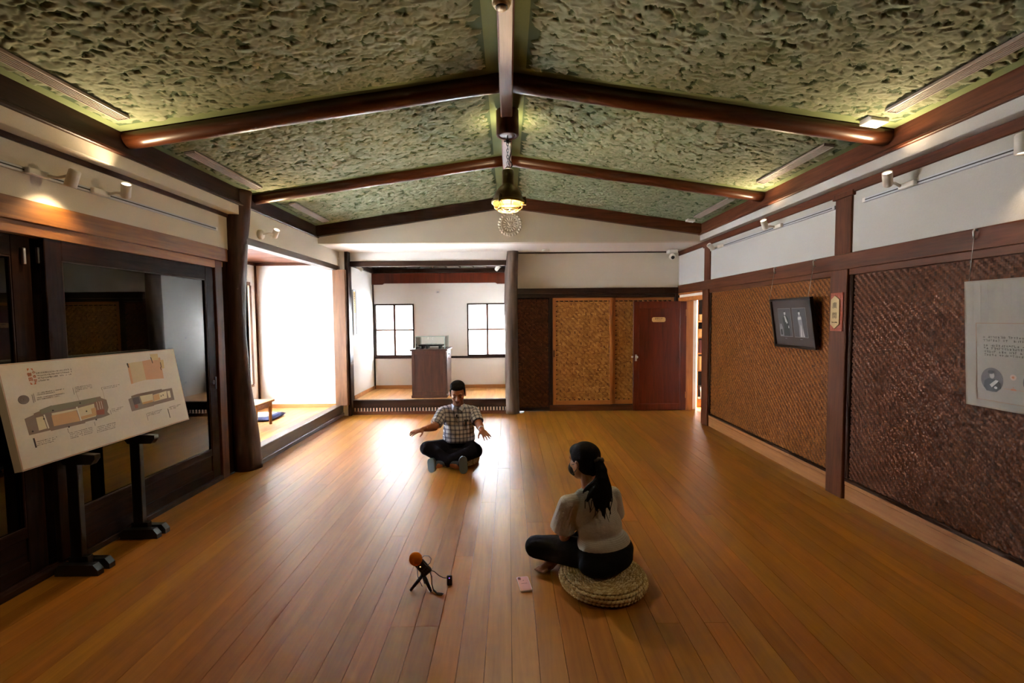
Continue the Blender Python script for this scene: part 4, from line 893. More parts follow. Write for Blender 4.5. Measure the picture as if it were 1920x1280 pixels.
# low table and floor cushion in the side alcove
lt = empty('low_table', (-3.62, 6.12, AZ)); tag(lt, 'small low wooden table on the side alcove floor behind the log', 'table')
tw = wood('table_wood', C('7a4a20'), C('a87238'), 'x', .4); twz = wood('table_wood_leg', C('7a4a20'), C('a87238'), 'z', .4)
tx0, tx1, ty0, ty1, tz = -3.98, -3.28, 5.90, 6.35, .505
obj('table_top', B(tx0, tx1, ty0, ty1, tz-.03, tz, .006), tw, lt)
obj('apron', MB().box(tx0+.05, tx1-.05, ty0+.03, ty0+.05, tz-.09, tz-.03, .002).box(tx0+.05, tx1-.05, ty1-.05, ty1-.03, tz-.09, tz-.03, .002).box(tx0+.03, tx0+.05, ty0+.05, ty1-.05, tz-.09, tz-.03, .002).box(tx1-.05, tx1-.03, ty0+.05, ty1-.05, tz-.09, tz-.03, .002), tw, lt)
for xx in (tx0+.045, tx1-.045):
    for yy in (ty0+.045, ty1-.045): obj('leg', MB().lathe([(.020, AZ), (.030, tz-.03)], (xx, yy, 0), 4, R=None, smooth=False), twz, lt)
zb = empty('floor_cushion', (-3.68, 6.70, AZ)); tag(zb, 'navy bordered square floor cushion with cream centre beside the low table', 'cushion')
nv = plain('navy_brocade', C('1e2448'), .8, 0, .3, .5, 90)
def pillow(cx, cy, hx, hy, z0, h):
    prof = []; v = []; n = 22
    xs = np.linspace(-1, 1, n); X, Y = np.meshgrid(xs, xs, indexing='ij'); e = (1-np.abs(X)**6)*(1-np.abs(Y)**6)
    top = z0+h*.45+h*.55*e**.4; bot = z0+h*.45-h*.45*e**.3
    T = np.stack([cx+X*hx, cy+Y*hy, top], -1).reshape(-1, 3); Bo = np.stack([cx+X*hx, cy+Y*hy, bot], -1).reshape(-1, 3)
    f = []
    for i in range(n-1):
        for j in range(n-1):
            q = [i*n+j, (i+1)*n+j, (i+1)*n+j+1, i*n+j+1]; f.append(q); f.append([a+n*n for a in q[::-1]])
    return MB().put(np.concatenate([T, Bo]), f, 0, True), top
mbp, _ = pillow(-3.68, 6.68, .275, .25, AZ+.002, .058); obj('cover', mbp, nv, zb)
mbp, _ = pillow(-3.68, 6.68, .185, .165, AZ+.045, .024); obj('centre_panel', mbp, plain('cream_cloth', C('d8c8a0'), .9), zb)

# information board on two black stands
IB0 = np.array([-2.70, 2.505, .775]); IBu = np.array([0, 1., 0]); IBv = np.array([-.105, 0, .597]); IBL = np.linalg.norm(IBv); IBv /= IBL; IBn = np.cross(IBu, IBv)
IBR = np.stack([IBu, IBv, IBn], 1)
ib = empty('information_board', tuple(IB0+IBu*.66)); tag(ib, 'white printed information board tilted back on black stands by the glass doors', 'sign board')
def bd(u0, u1, v0, v1, w0, w1, b=0): return MB().box(u0, u1, v0, v1, w0, w1, b, 0, IBR, IB0)
obj('panel', bd(0, 1.32, 0, IBL, -.045, 0, .001), plain('board_white', C('c9bfaa'), .6), ib)
edge = plain('board_edge_line', C('a87860'), .6)
m = MB()
for a in ((.0, 1.32, .003, .008), (.0, 1.32, IBL-.006, IBL-.003), (.003, .006, .006, IBL-.005), (1.314, 1.317, .006, IBL-.005)): m.box(*a, .0002, .0006, 0, 0, IBR, IB0)
obj('border_line', m, edge, ib)
def quad(mb, pts, w=.0008):
    n = len(pts); a = [IB0+IBu*p[0]+IBv*p[1]+IBn*.0002 for p in pts]; b = [q+IBn*(w-.0002) for q in a]
    return mb.put(a+b, [list(range(n, 2*n)), list(range(n))[::-1]]+[[i, (i+1) % n, (i+1) % n+n, i+n] for i in range(n)])
pm = lambda nm, h: plain(nm, C(h), .7)
P_TAUPE, P_TAN, P_CREAM, P_RED, P_OL, P_BROWN, P_OR = pm('print_taupe', '7d6a5a'), pm('print_tan', 'c49a66'), pm('print_cream', 'cfc298'), pm('print_brick', '8e4e34'), pm('print_olive', '77735a'), pm('print_brown', '86604c'), pm('print_orange', 'c0602c')
def pr(nm, polys, mat, w=.0008):
    m = MB(); [quad(m, p, w) for p in polys]; return obj(nm, m, mat, ib)
pr('plan_outline', [[(.074, .285), (.128, .297), (.128, .304), (.165, .312), (.165, .318), (.238, .332), (.238, .326), (.565, .330), (.568, .318), (.604, .300), (.606, .245), (.59, .217), (.606, .195), (.55, .188), (.42, .186), (.42, .179), (.20, .182), (.20, .188), (.078, .188)]], P_TAUPE, .0007)
pr('plan_corridor', [[(.165, .318), (.238, .330), (.53, .328), (.53, .300), (.165, .292)]], P_OL, .0009)
pr('plan_floor', [[(.226, .285), (.384, .283), (.384, .272), (.226, .270)], [(.134, .278), (.173, .279), (.181, .203), (.134, .201)], [(.391, .283), (.508, .290), (.503, .206), (.399, .202)]], P_CREAM, .0010)
pr('plan_room', [[(.222, .272), (.380, .270), (.388, .200), (.222, .206)], [(.479, .262), (.512, .264), (.510, .212), (.400, .206), (.400, .226), (.479, .228)]], P_TAN, .0012)
pr('plan_stair', [[(.511, .300), (.575, .300), (.572, .240), (.511, .243)]], P_BROWN, .0011); pr('plan_entrance', [[(.511, .243), (.572, .240), (.566, .206), (.505, .213)]], P_RED, .0012)
pr('plan_wall', [[(.178, .285), (.186, .286), (.194, .202), (.186, .200)], [(.382, .292), (.392, .293), (.399, .200), (.391, .199)], [(.526, .298), (.529, .298), (.529, .245), (.526, .245)], [(.545, .298), (.548, .298), (.548, .245), (.545, .245)], [(.56, .298), (.563, .298), (.563, .245), (.56, .245)]], pm('print_wall', 'd8d0b8'), .0014)
pr('upper_plan', [[(.833, .526), (.88, .532), (.971, .533), (.971, .388), (.90, .384), (.830, .375)]], pm('print_beige', 'c0ad82'), .0008)
P_PEACH = pm('print_peach', 'c2946a'); pr('upper_plan_room', [[(.971, .533), (1.155, .546), (1.145, .377), (.971, .388)]], P_PEACH, .0010); pr('upper_plan_corridor', [[(.833, .526), (.852, .527), (.848, .378), (.830, .375)]], P_PEACH, .0010)
pr('upper_plan_annex', [[(1.061, .580), (1.137, .578), (1.134, .530), (1.063, .528)], [(1.149, .525), (1.183, .526), (1.174, .456), (1.146, .455)]], pm('print_straw', 'c4aa74'), .0010)
pr('upper_plan_marks', [[(.830, .530), (.842, .531), (.843, .498), (.834, .497)], [(1.058, .556), (1.065, .556), (1.072, .508), (1.065, .507)], [(1.142, .508), (1.148, .508), (1.15, .465), (1.143, .465)], [(1.133, .47), (1.139, .47), (1.141, .444), (1.135, .444)]], M['ink'], .0013)
pr('lower_plan', [[(.777, .272), (.806, .277), (.806, .29), (.86, .296), (1.10, .297), (1.10, .29), (1.206, .288), (1.206, .190), (.99, .186), (.99, .182), (.783, .180)]], P_TAUPE, .0007)
pr('lower_plan_room', [[(.879, .276), (1.0, .274), (.995, .216), (.888, .214)], [(1.003, .264), (1.143, .274), (1.133, .217), (.999, .213)], [(1.148, .27), (1.178, .27), (1.175, .215), (1.15, .215)]], P_CREAM, .0010)
pr('lower_plan_tan', [[(1.003, .262), (1.062, .264), (1.060, .220), (1.0, .216)], [(.888, .226), (.99, .228), (.988, .214), (.888, .212)]], P_TAN, .0012)
pr('lower_plan_dark', [[(.81, .272), (.868, .274), (.872, .225), (.815, .222)]], pm('print_umber', '4c3a34'), .0012); pr('lower_plan_entrance', [[(.815, .222), (.845, .223), (.843, .195), (.818, .194)]], P_RED, .0012)
m = MB()
for (a, b) in ((.100, .205), (.238, .300), (.176, .262), (.415, .312), (.445, .252), (.31, .180), (.498, .184), (1.078, .243), (1.10, .247)):
    quad(m, [(a+.005*math.cos(t), b+.005*math.sin(t)) for t in np.arange(10)*2*PI/10], .0016)
obj('plan_marker', m, M['ink'], ib)
m = MB(); quad(m, [(.093+.030*math.cos(t), .393+.026*math.sin(t)) for t in np.arange(28)*2*PI/28]); obj('roof_tile_print', m, pm('print_grey', '6e625c'), ib)
m = MB()
for r_ in (.021, .013, .006):
    for t in np.arange(18)*2*PI/18: quad(m, [(.093+(r_+d_)*math.cos(t+e_), .393+(r_+d_)*.87*math.sin(t+e_)) for d_, e_ in ((0, 0), (.003, 0), (.003, .22), (0, .22))], .0012)
obj('roof_tile_rings', m, pm('print_pale_grey', '958a80'), ib)
pr('title_bracket', [[(.149, .568), (.161, .567), (.150, .553)], [(.168, .566), (.180, .565), (.180, .552)], [(.150, .486), (.150, .472), (.162, .472)], [(.168, .471), (.180, .471), (.180, .485)]], P_OR)
def ibm(u, v): return plane_m(IB0, IBu, IBv, u, v, .0008)
for ch, u_, v_, s_ in (('御', .155, .530, .024), ('間', .156, .502, .024)): text(ch, s_, P_OR, ib, 'title_lettering', ibm(u_, v_))
for ch, u_, v_, s_ in (('小', .181, .541, .019), ('食', .181, .516, .019), ('堂', .181, .491, .019)): text(ch, s_, P_OR, ib, 'title_lettering', ibm(u_, v_))
def words(mb, P, u, v, nn, rows, w, seed, gap=.15):
    """small printed characters, each a few tiny strokes"""
    r = random.Random(seed); P = np.array(P); R3 = np.stack([u, v, nn], 1)
    for (u0, u1, vv, h) in rows:
        x_ = u0
        while x_+h*w < u1:
            if r.random() > gap:
                cw = h*w*.82
                for _ in range(3):
                    if r.random() < .5:
                        a = vv-h/2+r.random()*h*.85; mb.box(x_, x_+cw*r.uniform(.6, 1), a, a+h*.14, .0002, .0008, 0, 0, R3, P)
                    else:
                        a = x_+r.random()*cw*.8; mb.box(a, a+cw*.18, vv-h/2, vv+h/2*r.uniform(.2, 1), .0002, .0008, 0, 0, R3, P)
            x_ += h*w
m = MB()
rows = [(.196, .417, .535-.0155*k, .0095) for k in range(3)]+[(.196, .268, .4885, .0095)]
rows += [(.168, .340, .418, .006), (.168, .285, .407, .006), (.166, .338, .391, .006), (.166, .30, .380, .006)]
rows += [(.402, .528-.0*k, .417-.0095*k, .0055) for k in range(3)]+[(.402, .44, .388, .0055)]
rows += [(.596, .742, .387, .0055), (.596, .72, .377, .0055)]
rows += [(.626, .724-.02*k, .228-.010*k, .0055) for k in range(3)]
rows += [(.304, .462, .142-.011*k, .006) for k in range(4)]+[(.486, .638-.004*k, .134-.011*k, .006) for k in range(4)]
rows += [(.106, .230-.012*k, .141-.0105*k, .006) for k in range(3)]
rows += [(.914, 1.058-.012*k, .139-.0095*k, .0055) for k in range(3)]+[(1.130, 1.268-.03*k, .141-.0095*k, .0055) for k in range(3)]
words(m, IB0, IBu, IBv, IBn, rows, 1.0, 3)
for (u_, v0, v1) in ((.143, .365, .413), (.152, .372, .418), (.392, .372, .415), (.589, .368, .388), (.616, .196, .222), (.300, .148, .172), (.482, .146, .172), (.905, .085, .138)):
    v_ = v1
    while v_ > v0: quad(m, [(u_-.002, v_-.0035), (u_+.002, v_-.003), (u_+.0015, v_), (u_-.0018, v_)]); v_ -= .0055
obj('printed_text', m, M['ink'], ib)
pr('caption_bar', [[(.092, .166), (.101, .166), (.103, .110), (.094, .110)], [(1.113, .133), (1.119, .133), (1.123, .057), (1.117, .057)]], M['ink'])
pr('leader_line', [[(.405, .385), (.4062, .385), (.4162, .316), (.415, .316)], [(.592, .366), (.5932, .366), (.5932, .30), (.592, .30)]], pm('print_line', 'a08c70'))
def stand(yc, lab):
    st = empty('board_stand', (-2.66, yc, 0)); tag(st, lab, 'stand', 'black wooden stands under the information board')
    for s_ in (-1, 1):
        ya = yc+s_*.042-.022
        obj('foot_bar', MB().prism([(-2.60, .002), (-2.60, .035), (-2.63, .072), (-2.845, .072), (-2.872, .03), (-2.872, .002)], 'y', ya, ya+.044), M['matte_black'], st)
    obj('foot_block', B(-2.825, -2.70, yc-.020, yc+.020, .014, .105, .003), M['matte_black'], st)
    obj('post', B(-2.808, -2.735, yc-.019, yc+.019, .08, .76, .003), M['matte_black'], st)
    # head bar running along the board's foot, and the tilted back rest
    obj('head_bar', MB().prism([(-2.62, .762), (-2.62, .735), (-2.645, .70), (-2.82, .70), (-2.855, .745), (-2.855, .772), (-2.82, .772)], 'y', yc-.021, yc+.021), M['matte_black'], st)
    obj('back_rest', MB().box(-.021, .021, .02, .40, -.075, -.0475, .003, 0, IBR, IB0+IBu*(yc-2.505)), M['matte_black'], st)
stand(2.875, 'black wooden stand under the near half of the information board')
stand(3.36, 'black wooden stand under the far half of the information board')

# framed double portrait
def pic_plane(X0, X1, y0, z0, z1):
    P = np.array([X0, y0, z0]); v = np.array([X1-X0, 0, z1-z0]); v /= np.linalg.norm(v); u = np.array([0, -1., 0]); return P, u, v, np.cross(u, v)
FP, Fu, Fv, Fn = pic_plane(2.898, 2.828, 4.89, 1.28, 1.78); FR = np.stack([Fu, Fv, Fn], 1)
fp = empty('framed_portrait', (2.90, 4.56, 1.53)); tag(fp, 'dark framed picture of two old portraits, tilted forward on the woven panel', 'picture')
def fb(u0, u1, v0, v1, w0, w1, b=.002): return MB().box(u0, u1, v0, v1, w0, w1, b, 0, FR, FP)
fm = plain('frame_wood', C('1c0f0c'), .4)
FW, FH, fw = .66, .505, .024
for a in ((0, FW, 0, fw), (0, FW, FH-fw, FH), (0, fw, fw, FH-fw), (FW-fw, FW, fw, FH-fw)): obj('frame_side', fb(*a, -.012, .022), fm, fp)
obj('mount', fb(fw, FW-fw, fw, FH-fw, -.008, .004, 0), plain('dark_mount', C('35221d'), .6), fp)
grey = lambda nm, h: plain(nm, C(h), .5)
g_bg, g_dk, g_md, g_lt = grey('photo_grey', '3c3a3c'), grey('photo_black', '131214'), grey('photo_mid', '77747a'), grey('photo_pale', 'b4b0b0')
def fprism(name, polys, mat, w, par=None, P=FP, u=Fu, v=Fv, n_=Fn):
    m = MB()
    for p in polys:
        k = len(p); a = [P+u*q[0]+v*q[1]+n_*(w-.0006) for q in p]; b = [z+n_*.0006 for z in a]
        m.put(a+b, [list(range(k, 2*k)), list(range(k))[::-1]]+[[i, (i+1) % k, (i+1) % k+k, i+k] for i in range(k)])
    return obj(name, m, mat, par or fp)
def oval(cx, cy, rx, ry, n=16): return [(cx+rx*math.cos(t), cy+ry*math.sin(t)) for t in np.arange(n)*2*PI/n]
fprism('photo_border', [[(.106, .112), (.314, .112), (.314, .404), (.106, .404)], [(.346, .110), (.552, .110), (.552, .404), (.346, .404)]], grey('photo_white', '8a8480'), .0050)
fprism('photo_sheet', [[(.109, .115), (.311, .115), (.311, .401), (.109, .401)], [(.349, .113), (.549, .113), (.549, .401), (.349, .401)]], g_bg, .0058)
fprism('photo_figure', [[(.18, .118), (.275, .118), (.275, .20), (.27, .30), (.235, .335), (.205, .335), (.175, .30), (.19, .22)]], g_dk, .0066)
fprism('photo_sash', [[(.205, .325), (.225, .330), (.258, .255), (.24, .245)], [(.215, .30), (.232, .31), (.238, .27), (.222, .26)], [(.262, .225), (.272, .225), (.272, .20), (.262, .20)]], g_lt, .0074)
fprism('photo_face', [oval(.222, .355, .014, .02), oval(.453, .352, .013, .019)], g_lt, .0074)
fprism('photo_hair', [oval(.222, .372, .015, .008), oval(.453, .372, .017, .010)], g_dk, .0082)
fprism('photo_seat', [[(.113, .118), (.168, .118), (.168, .20), (.15, .245), (.125, .245), (.113, .2)]], g_md, .0066); fprism('photo_seat_shade', [[(.125, .13), (.155, .13), (.155, .19), (.125, .185)]], g_dk, .0074)
fprism('photo_gown', [[(.425, .115), (.51, .115), (.49, .22), (.484, .31), (.465, .332), (.44, .332), (.42, .30), (.435, .22)]], g_md, .0066)
fprism('photo_gown_light', [[(.445, .116), (.468, .116), (.470, .22), (.462, .24)], [(.485, .116), (.502, .116), (.482, .20)], [(.43, .31), (.475, .318), (.48, .29), (.43, .285)]], g_lt, .0074)
fprism('photo_caption', [[(.185, .092), (.215, .092), (.215, .095), (.185, .095)], [(.425, .088), (.462, .088), (.462, .091), (.425, .091)]], g_md, .0048)
def hook(y, x_end, z_end, lab):
    h = empty('wire_hook', (XR-.03, y, 2.10)); tag(h, lab, 'hook')
    obj('hook_body', MB().tube([(XR-.026, y, 2.118), (XR-.044, y, 2.128), (XR-.050, y, 2.112), (XR-.046, y, 2.075), (XR-.032, y, 2.066)], .0055, 8), M['steel'], h)
    obj('wire', MB().tube([(XR-.046, y, 2.075), (x_end, y, z_end)], .0013, 5), M['steel'], h)
hook(4.935, 2.838, 1.78, 'steel wire hook on the lintel, far one over the framed portrait'); hook(4.30, 2.838, 1.78, 'steel wire hook on the lintel, near one over the framed portrait'); hook(2.82, 2.865, 1.81, 'steel wire hook on the lintel over the paper poster'); 

# room name sign on the post
rs = empty('room_sign', (XR-.045, 4.0, 1.635)); tag(rs, 'small red and buff room name sign on the brown wall post', 'sign')
RP, Ru, Rv, Rn = np.array([XR-.036, 4.06, 1.465]), np.array([0, -1., 0]), np.array([0, 0, 1.]), np.array([-1., 0, 0]); RR = np.stack([Ru, Rv, Rn], 1)
obj('back_plate', MB().box(0, .146, 0, .335, 0, .010, .001, 0, RR, RP), plain('vermilion_board', C('9a4424'), .5), rs)
m = MB(); lt_ = plain('lattice_line', C('5c2412'), .6)
for k in range(9):
    v_ = .012+k*.038; m.box(.004, .03, v_, v_+.002, .0101, .0108, 0, 0, RR, RP).box(.118, .142, v_+.012, v_+.014, .0101, .0108, 0, 0, RR, RP).box(.016 if k % 2 else .028, .018 if k % 2 else .03, v_, v_+.038, .0101, .0108, 0, 0, RR, RP).box(.124 if k % 2 else .134, .126 if k % 2 else .136, v_, v_+.038, .0101, .0108, 0, 0, RR, RP)
for v_ in (.02, .31): m.box(.03, .118, v_, v_+.002, .0101, .0108, 0, 0, RR, RP).box(.06, .062, v_-.012, v_+.014, .0101, .0108, 0, 0, RR, RP).box(.086, .088, v_-.012, v_+.014, .0101, .0108, 0, 0, RR, RP)
obj('lattice_pattern', m, lt_, rs)
pp = [(.066, .310), (.018, .276), (.014, .060), (.066, .022), (.120, .060), (.118, .276)]
m = MB(); a = [RP+Ru*q[0]+Rv*q[1]+Rn*.009 for q in pp]; b = [z+Rn*.011 for z in a]
m.put(a+b, [list(range(6, 12))[::-1], list(range(6))]+[[i, i+6, (i+1) % 6+6, (i+1) % 6] for i in range(6)]); obj('name_plaque', m, plain('buff_plaque', C('b09468'), .5), rs)
text('廣', .058, M['ink'], rs, 'lettering', plane_m(RP, Ru, Rv, .067, .222, .0205)); text('間', .058, M['ink'], rs, 'lettering', plane_m(RP, Ru, Rv, .067, .134, .0205)); text('The Lobby', .017, M['ink'], rs, 'lettering', plane_m(RP, Ru, Rv, .067, .077, .0205))

# hanging paper poster
PP, Pu, Pv, Pn = pic_plane(2.898, 2.855, 2.84, 1.035, 1.805); PR = np.stack([Pu, Pv, Pn], 1); PW, PH = .95, .771
po = empty('paper_poster', (2.87, 2.4, 1.4)); tag(po, 'white printed poster greyed for dim light, hanging on wires over the dark woven panel', 'poster')
obj('sheet', MB().box(0, PW, 0, PH, -.012, 0, .001, 0, PR, PP), M['paper_dim'], po)
m = MB(); g2 = plain('poster_line_grey', C('8f8880'), .7); cs = .042
for i in range(int(PW/cs)):
    for j in range(int(PH/cs)):
        u_, v_ = .012+i*cs, .012+j*cs
        if .062 < u_+cs*.5 < .90 and v_+cs*.5 < .52: continue
        m.box(u_, u_+cs, v_, v_+.0012, .0002, .0006, 0, 0, PR, PP).box(u_, u_+.0012, v_, v_+cs, .0002, .0006, 0, 0, PR, PP)
        if (i+j) % 2:
            for k in range(1, 5): m.box(u_+.003, u_+cs-.003, v_+k*cs/5, v_+k*cs/5+.0007, .0002, .0006, 0, 0, PR, PP)
obj('checker_pattern', m, g2, po)
m = MB()
for a in ((.068, .90, .046, .049), (.068, .90, .512, .515), (.068, .071, .046, .515), (.897, .90, .046, .515), (.006, PW-.006, .006, .0075), (.006, PW-.006, PH-.0075, PH-.006), (.006, .0075, .006, PH-.006)): m.box(*a, .0002, .0008, 0, 0, PR, PP)
obj('frame_line', m, plain('poster_line_brown', C('8a6a56'), .7), po)
m = MB(); words(m, PP, Pu, Pv, Pn, [(.11, .66, .431, .014), (.11, .60, .411, .014), (.112, .66, .381, .014), (.114, .66, .363, .014), (.115, .66, .344, .014), (.117, .55, .325, .014)], 1.0, 9, .12)
obj('printed_text', m, plain('poster_ink', C('4a4440'), .7), po)
def portrait(cu, cv, nm):
    fprism(nm, [oval(cu, cv, .062, .072, 32)], grey(nm+'_ground', '4a4546'), .0008, po, PP, Pu, Pv, Pn)
    fprism('portrait_coat', [[(cu-.046, cv-.045), (cu-.03, cv-.068), (cu+.025, cv-.070), (cu+.05, cv-.045), (cu+.045, cv-.015), (cu+.018, cv+.004), (cu-.02, cv+.008), (cu-.042, cv-.01)]], g_dk, .0016, po, PP, Pu, Pv, Pn)
    fprism('portrait_sash', [[(cu-.012, cv-.03), (cu+.022, cv+.002), (cu+.038, cv-.002), (cu+.03, cv-.014), (cu, cv-.046)], oval(cu+.022, cv-.045, .009, .008, 12)], g_lt, .0024, po, PP, Pu, Pv, Pn)
    fprism('portrait_face', [oval(cu+.002, cv+.028, .014, .021)], grey('portrait_skin', '8d8785'), .0024, po, PP, Pu, Pv, Pn); fprism('portrait_hair', [oval(cu-.004, cv+.046, .017, .011)], g_dk, .0032, po, PP, Pu, Pv, Pn)
portrait(.158, .175, 'portrait_oval'); portrait(.385, .18, 'portrait_oval')
po_or = plain('poster_orange', C('a8694c'), .7)
fprism('seal_print', [oval(.273, .203, .017, .017, 20)], plain('poster_orange_pale', C('b0958a'), .7), .0008, po, PP, Pu, Pv, Pn)
fprism('seal_mark', [oval(.273, .203, .007, .007, 10)], po_or, .0014, po, PP, Pu, Pv, Pn)
fprism('timeline_print', [[(.222, .131), (.335, .131), (.335, .1325), (.222, .1325)], [(.258, .127), (.29, .127), (.284, .137), (.264, .137)], oval(.273, .143, .003, .003, 8)], po_or, .0014, po, PP, Pu, Pv, Pn)

# ------------------------------------------------------------------ ON THE FLOOR
def straw_mat():
    m = MB(); R0, HH = .253, .082
    core = MB().lathe([(.001, .004), (R0-.035, .004), (R0-.008, .028), (R0-.004, .045), (R0-.02, .066), (R0-.05, .072), (.001, .070)], (0, 0, 0), 48)
    vs = []; fs = []; rn = []; n0 = 0
    for (r, z, rad) in [(R0-.006, .024, .013), (R0, .044, .013), (R0-.009, .062, .012)]+[(R0-.028-.0185*k, .074-.0003*k, .0105) for k in range(12)]:
        if r < .02: continue
        k = max(6, int(2*PI*r/.0235))
        for i in range(k):
            for h_ in (0, 1):
                a = (i+.5*h_)*2*PI/k; d = (-.35 if h_ else .35)
                t = np.array([-math.sin(a), math.cos(a), 0]); rr_ = np.array([math.cos(a), math.sin(a), 0])
                ax = t*math.cos(d)+rr_*math.sin(d)*.9; ax /= np.linalg.norm(ax); b_ = np.cross([0, 0, 1.], ax); Rm = np.stack([ax, b_, [0, 0, 1.]], 1)
                c = np.array([r*math.cos(a), r*math.sin(a), z])+rr_*(.004 if h_ else -.004)
                q = MB().ell(c, (.0165, rad*.62, rad*.72), 6, 4, Rm); vv = q.v[0]; vs.append(vv); rn += [random.random()]*len(vv)
                fs += [tuple(x+n0 for x in f_) for f_ in q.f]; n0 += len(vv)
    v = np.concatenate(vs); me = bpy.data.meshes.new('plaited_rings'); me.from_pydata(v.tolist(), [], fs); me.polygons.foreach_set('use_smooth', [True]*len(fs))
    at = me.attributes.new('rnd', 'FLOAT', 'POINT'); at.data.foreach_set('value', np.array(rn, np.float32)); return core, me
core, rme = straw_mat()
sc_ = empty('straw_cushion', (.556, 2.665, 0)); tag(sc_, 'round plaited straw cushion under the seated woman', 'cushion')
cme = core.mesh('core'); link('core', cme, plain('straw_core', C('8a6c3c'), .9), sc_); r_ = link('plaited_rings', rme, M['straw'], sc_); r_['kind'] = 'stuff'
s2 = copy_tree(sc_, (-.60, 5.03, 0), 'round plaited straw cushion under the seated man'); 

# phone
ph = empty('smartphone', (.081, 2.657, 0)); tag(ph, 'pink-backed smartphone lying on the floor beside the woman', 'phone')
PHR = rotz(math.radians(9)); po_ = (.081, 2.657, 0)
def rrect(hx, hy, r, n=5):
    p = []
    for cx_, cy_, a0 in ((hx-r, hy-r, 0), (-hx+r, hy-r, PI/2), (-hx+r, -hy+r, PI), (hx-r, -hy+r, 1.5*PI)):
        for k in range(n): a = a0+k*(PI/2)/(n-1); p.append((cx_+r*math.cos(a), cy_+r*math.sin(a)))
    return p
def slab(hx, hy, r, z0, z1, R, o):
    p = np.array([(x_, y_, 0) for x_, y_ in rrect(hx, hy, r)]); n = len(p); v = np.concatenate([p+[0, 0, z0], p+[0, 0, z1]]) @ R.T+np.array(o)
    return MB().put(v, [list(range(n))[::-1], list(range(n, 2*n))]+[[i, (i+1) % n, (i+1) % n+n, i+n] for i in range(n)])
obj('case', slab(.036, .073, .011, .001, .0105, PHR, po_), plain('clear_case', C('d8c2b4'), .25), ph); obj('back', slab(.033, .070, .009, .0105, .0112, PHR, po_), plain('pink_back', C('d49a92'), .25), ph)
obj('camera_bump', slab(.0085, .012, .004, .0112, .0128, PHR, np.array(po_)+PHR@np.array([-.020, .053, 0])), plain('camera_bump_pink', C('8a5a54'), .2), ph)
obj('camera_lens', MB().lathe([(.005, 0), (.005, .001), (.001, .001)], np.array(po_)+PHR@np.array([-.020, .058, .0128]), 12), M['black'], ph)
m = MB()
for k in range(9): m.box(-.017+k*.004, -.0145+k*.004, -.002, .002, .0112, .0115, 0, 0, PHR, po_)
m.box(-.004, .004, .028, .032, .0112, .0115, 0, 0, PHR, po_); obj('printed_mark', m, M['ink'], ph)

# recorder on a mini tripod
rec = empty('audio_recorder', (-.520, 2.635, 0)); tag(rec, 'black sound recorder with orange foam windscreen on a mini tripod', 'recorder')
hub = np.array([-.518, 2.635, .088])
for e_ in ((-.592, 2.612), (-.468, 2.600), (-.520, 2.690)):
    p = np.array([e_[0], e_[1], .004]); obj('leg', MB().tube([hub+(p-hub)*.08, hub+(p-hub)*.55, p], [.0115, .0105, .0075], 8), M['black'], rec)
obj('tripod_head', MB().lathe([(.014, 0), (.017, .012), (.012, .03), (.009, .036)], hub-np.array([0, 0, .008]), 14).tube([hub+[-.006, 0, .02], hub+[-.012, .006, .052]], .007, 8), M['black'], rec)
bdir = np.array([-.46, -.10, .62]); bdir /= np.linalg.norm(bdir); BRm = frame_to(bdir); b0 = np.array([-.497, 2.632, .108])
obj('body', MB().box(-.014, .014, -.029, .029, -.016, .080, .007, 0, BRm, b0), M['black'], rec)
obj('record_light', MB().ell(b0+BRm@np.array([.0145, -.006, .054]), (.0035, .0035, .0035), 8, 6), emit('amber_led', (1, .55, .2), 2.5), rec)
m = MB()
for i in range(3):
    for j in range(2): m.box(.0138, .0148, -.018+i*.013, -.009+i*.013, .004+j*.018, .014+j*.018, .0005, 0, BRm, b0)
obj('button', m, plain('grey_key', (.06, .06, .065), .4), rec)
foam = plain('orange_foam', C('d8761a'), .95, 0, .1, .8, 260)
obj('windscreen', MB().ell(b0+bdir*.104, (.0375, .0375, .040), 24, 16, BRm), foam, rec)
obj('cable', MB().tube([b0+bdir*.045+[.026, -.004, 0], (-.475, 2.62, .165), (-.468, 2.622, .188), (-.482, 2.625, .205), (-.510, 2.622, .208), (-.537, 2.612, .185), (-.549, 2.606, .145), (-.546, 2.61, .09), (-.535, 2.625, .045), (-.528, 2.64, .012)], .0022, 6), plain('grey_cable', C('6a625e'), .6), rec)
obj('lead', MB().tube([b0+bdir*.012+[.024, 0, 0], (-.452, 2.64, .100), (-.430, 2.652, .070), (-.405, 2.662, .050), (-.385, 2.664, .046)], .0022, 6), M['black'], rec)
obj('wrist_strap', MB().tube([b0+[.02, -.004, -.004], (-.466, 2.615, .085), (-.462, 2.598, .05), (-.450, 2.585, .015), (-.425, 2.572, .004), (-.400, 2.568, .004), (-.393, 2.574, .005), (-.402, 2.580, .005), (-.43, 2.582, .006), (-.452, 2.594, .02)], .0030, 6), M['black'], rec)
tx = empty('wireless_transmitter', (-.368, 2.668, 0)); tag(tx, 'small black wireless transmitter standing upright beside the recorder', 'transmitter')
obj('body', B(-.384, -.352, 2.660, 2.676, .001, .060, .004), M['black'], tx); obj('status_light', B(-.371, -.365, 2.6588, 2.6602, .046, .050, .0005), emit('violet_led', (.35, .15, 1), 3), tx); obj('marking', B(-.370, -.366, 2.6592, 2.6602, .018, .036, 0), plain('faded_mark', (.08, .08, .09), .5), tx)

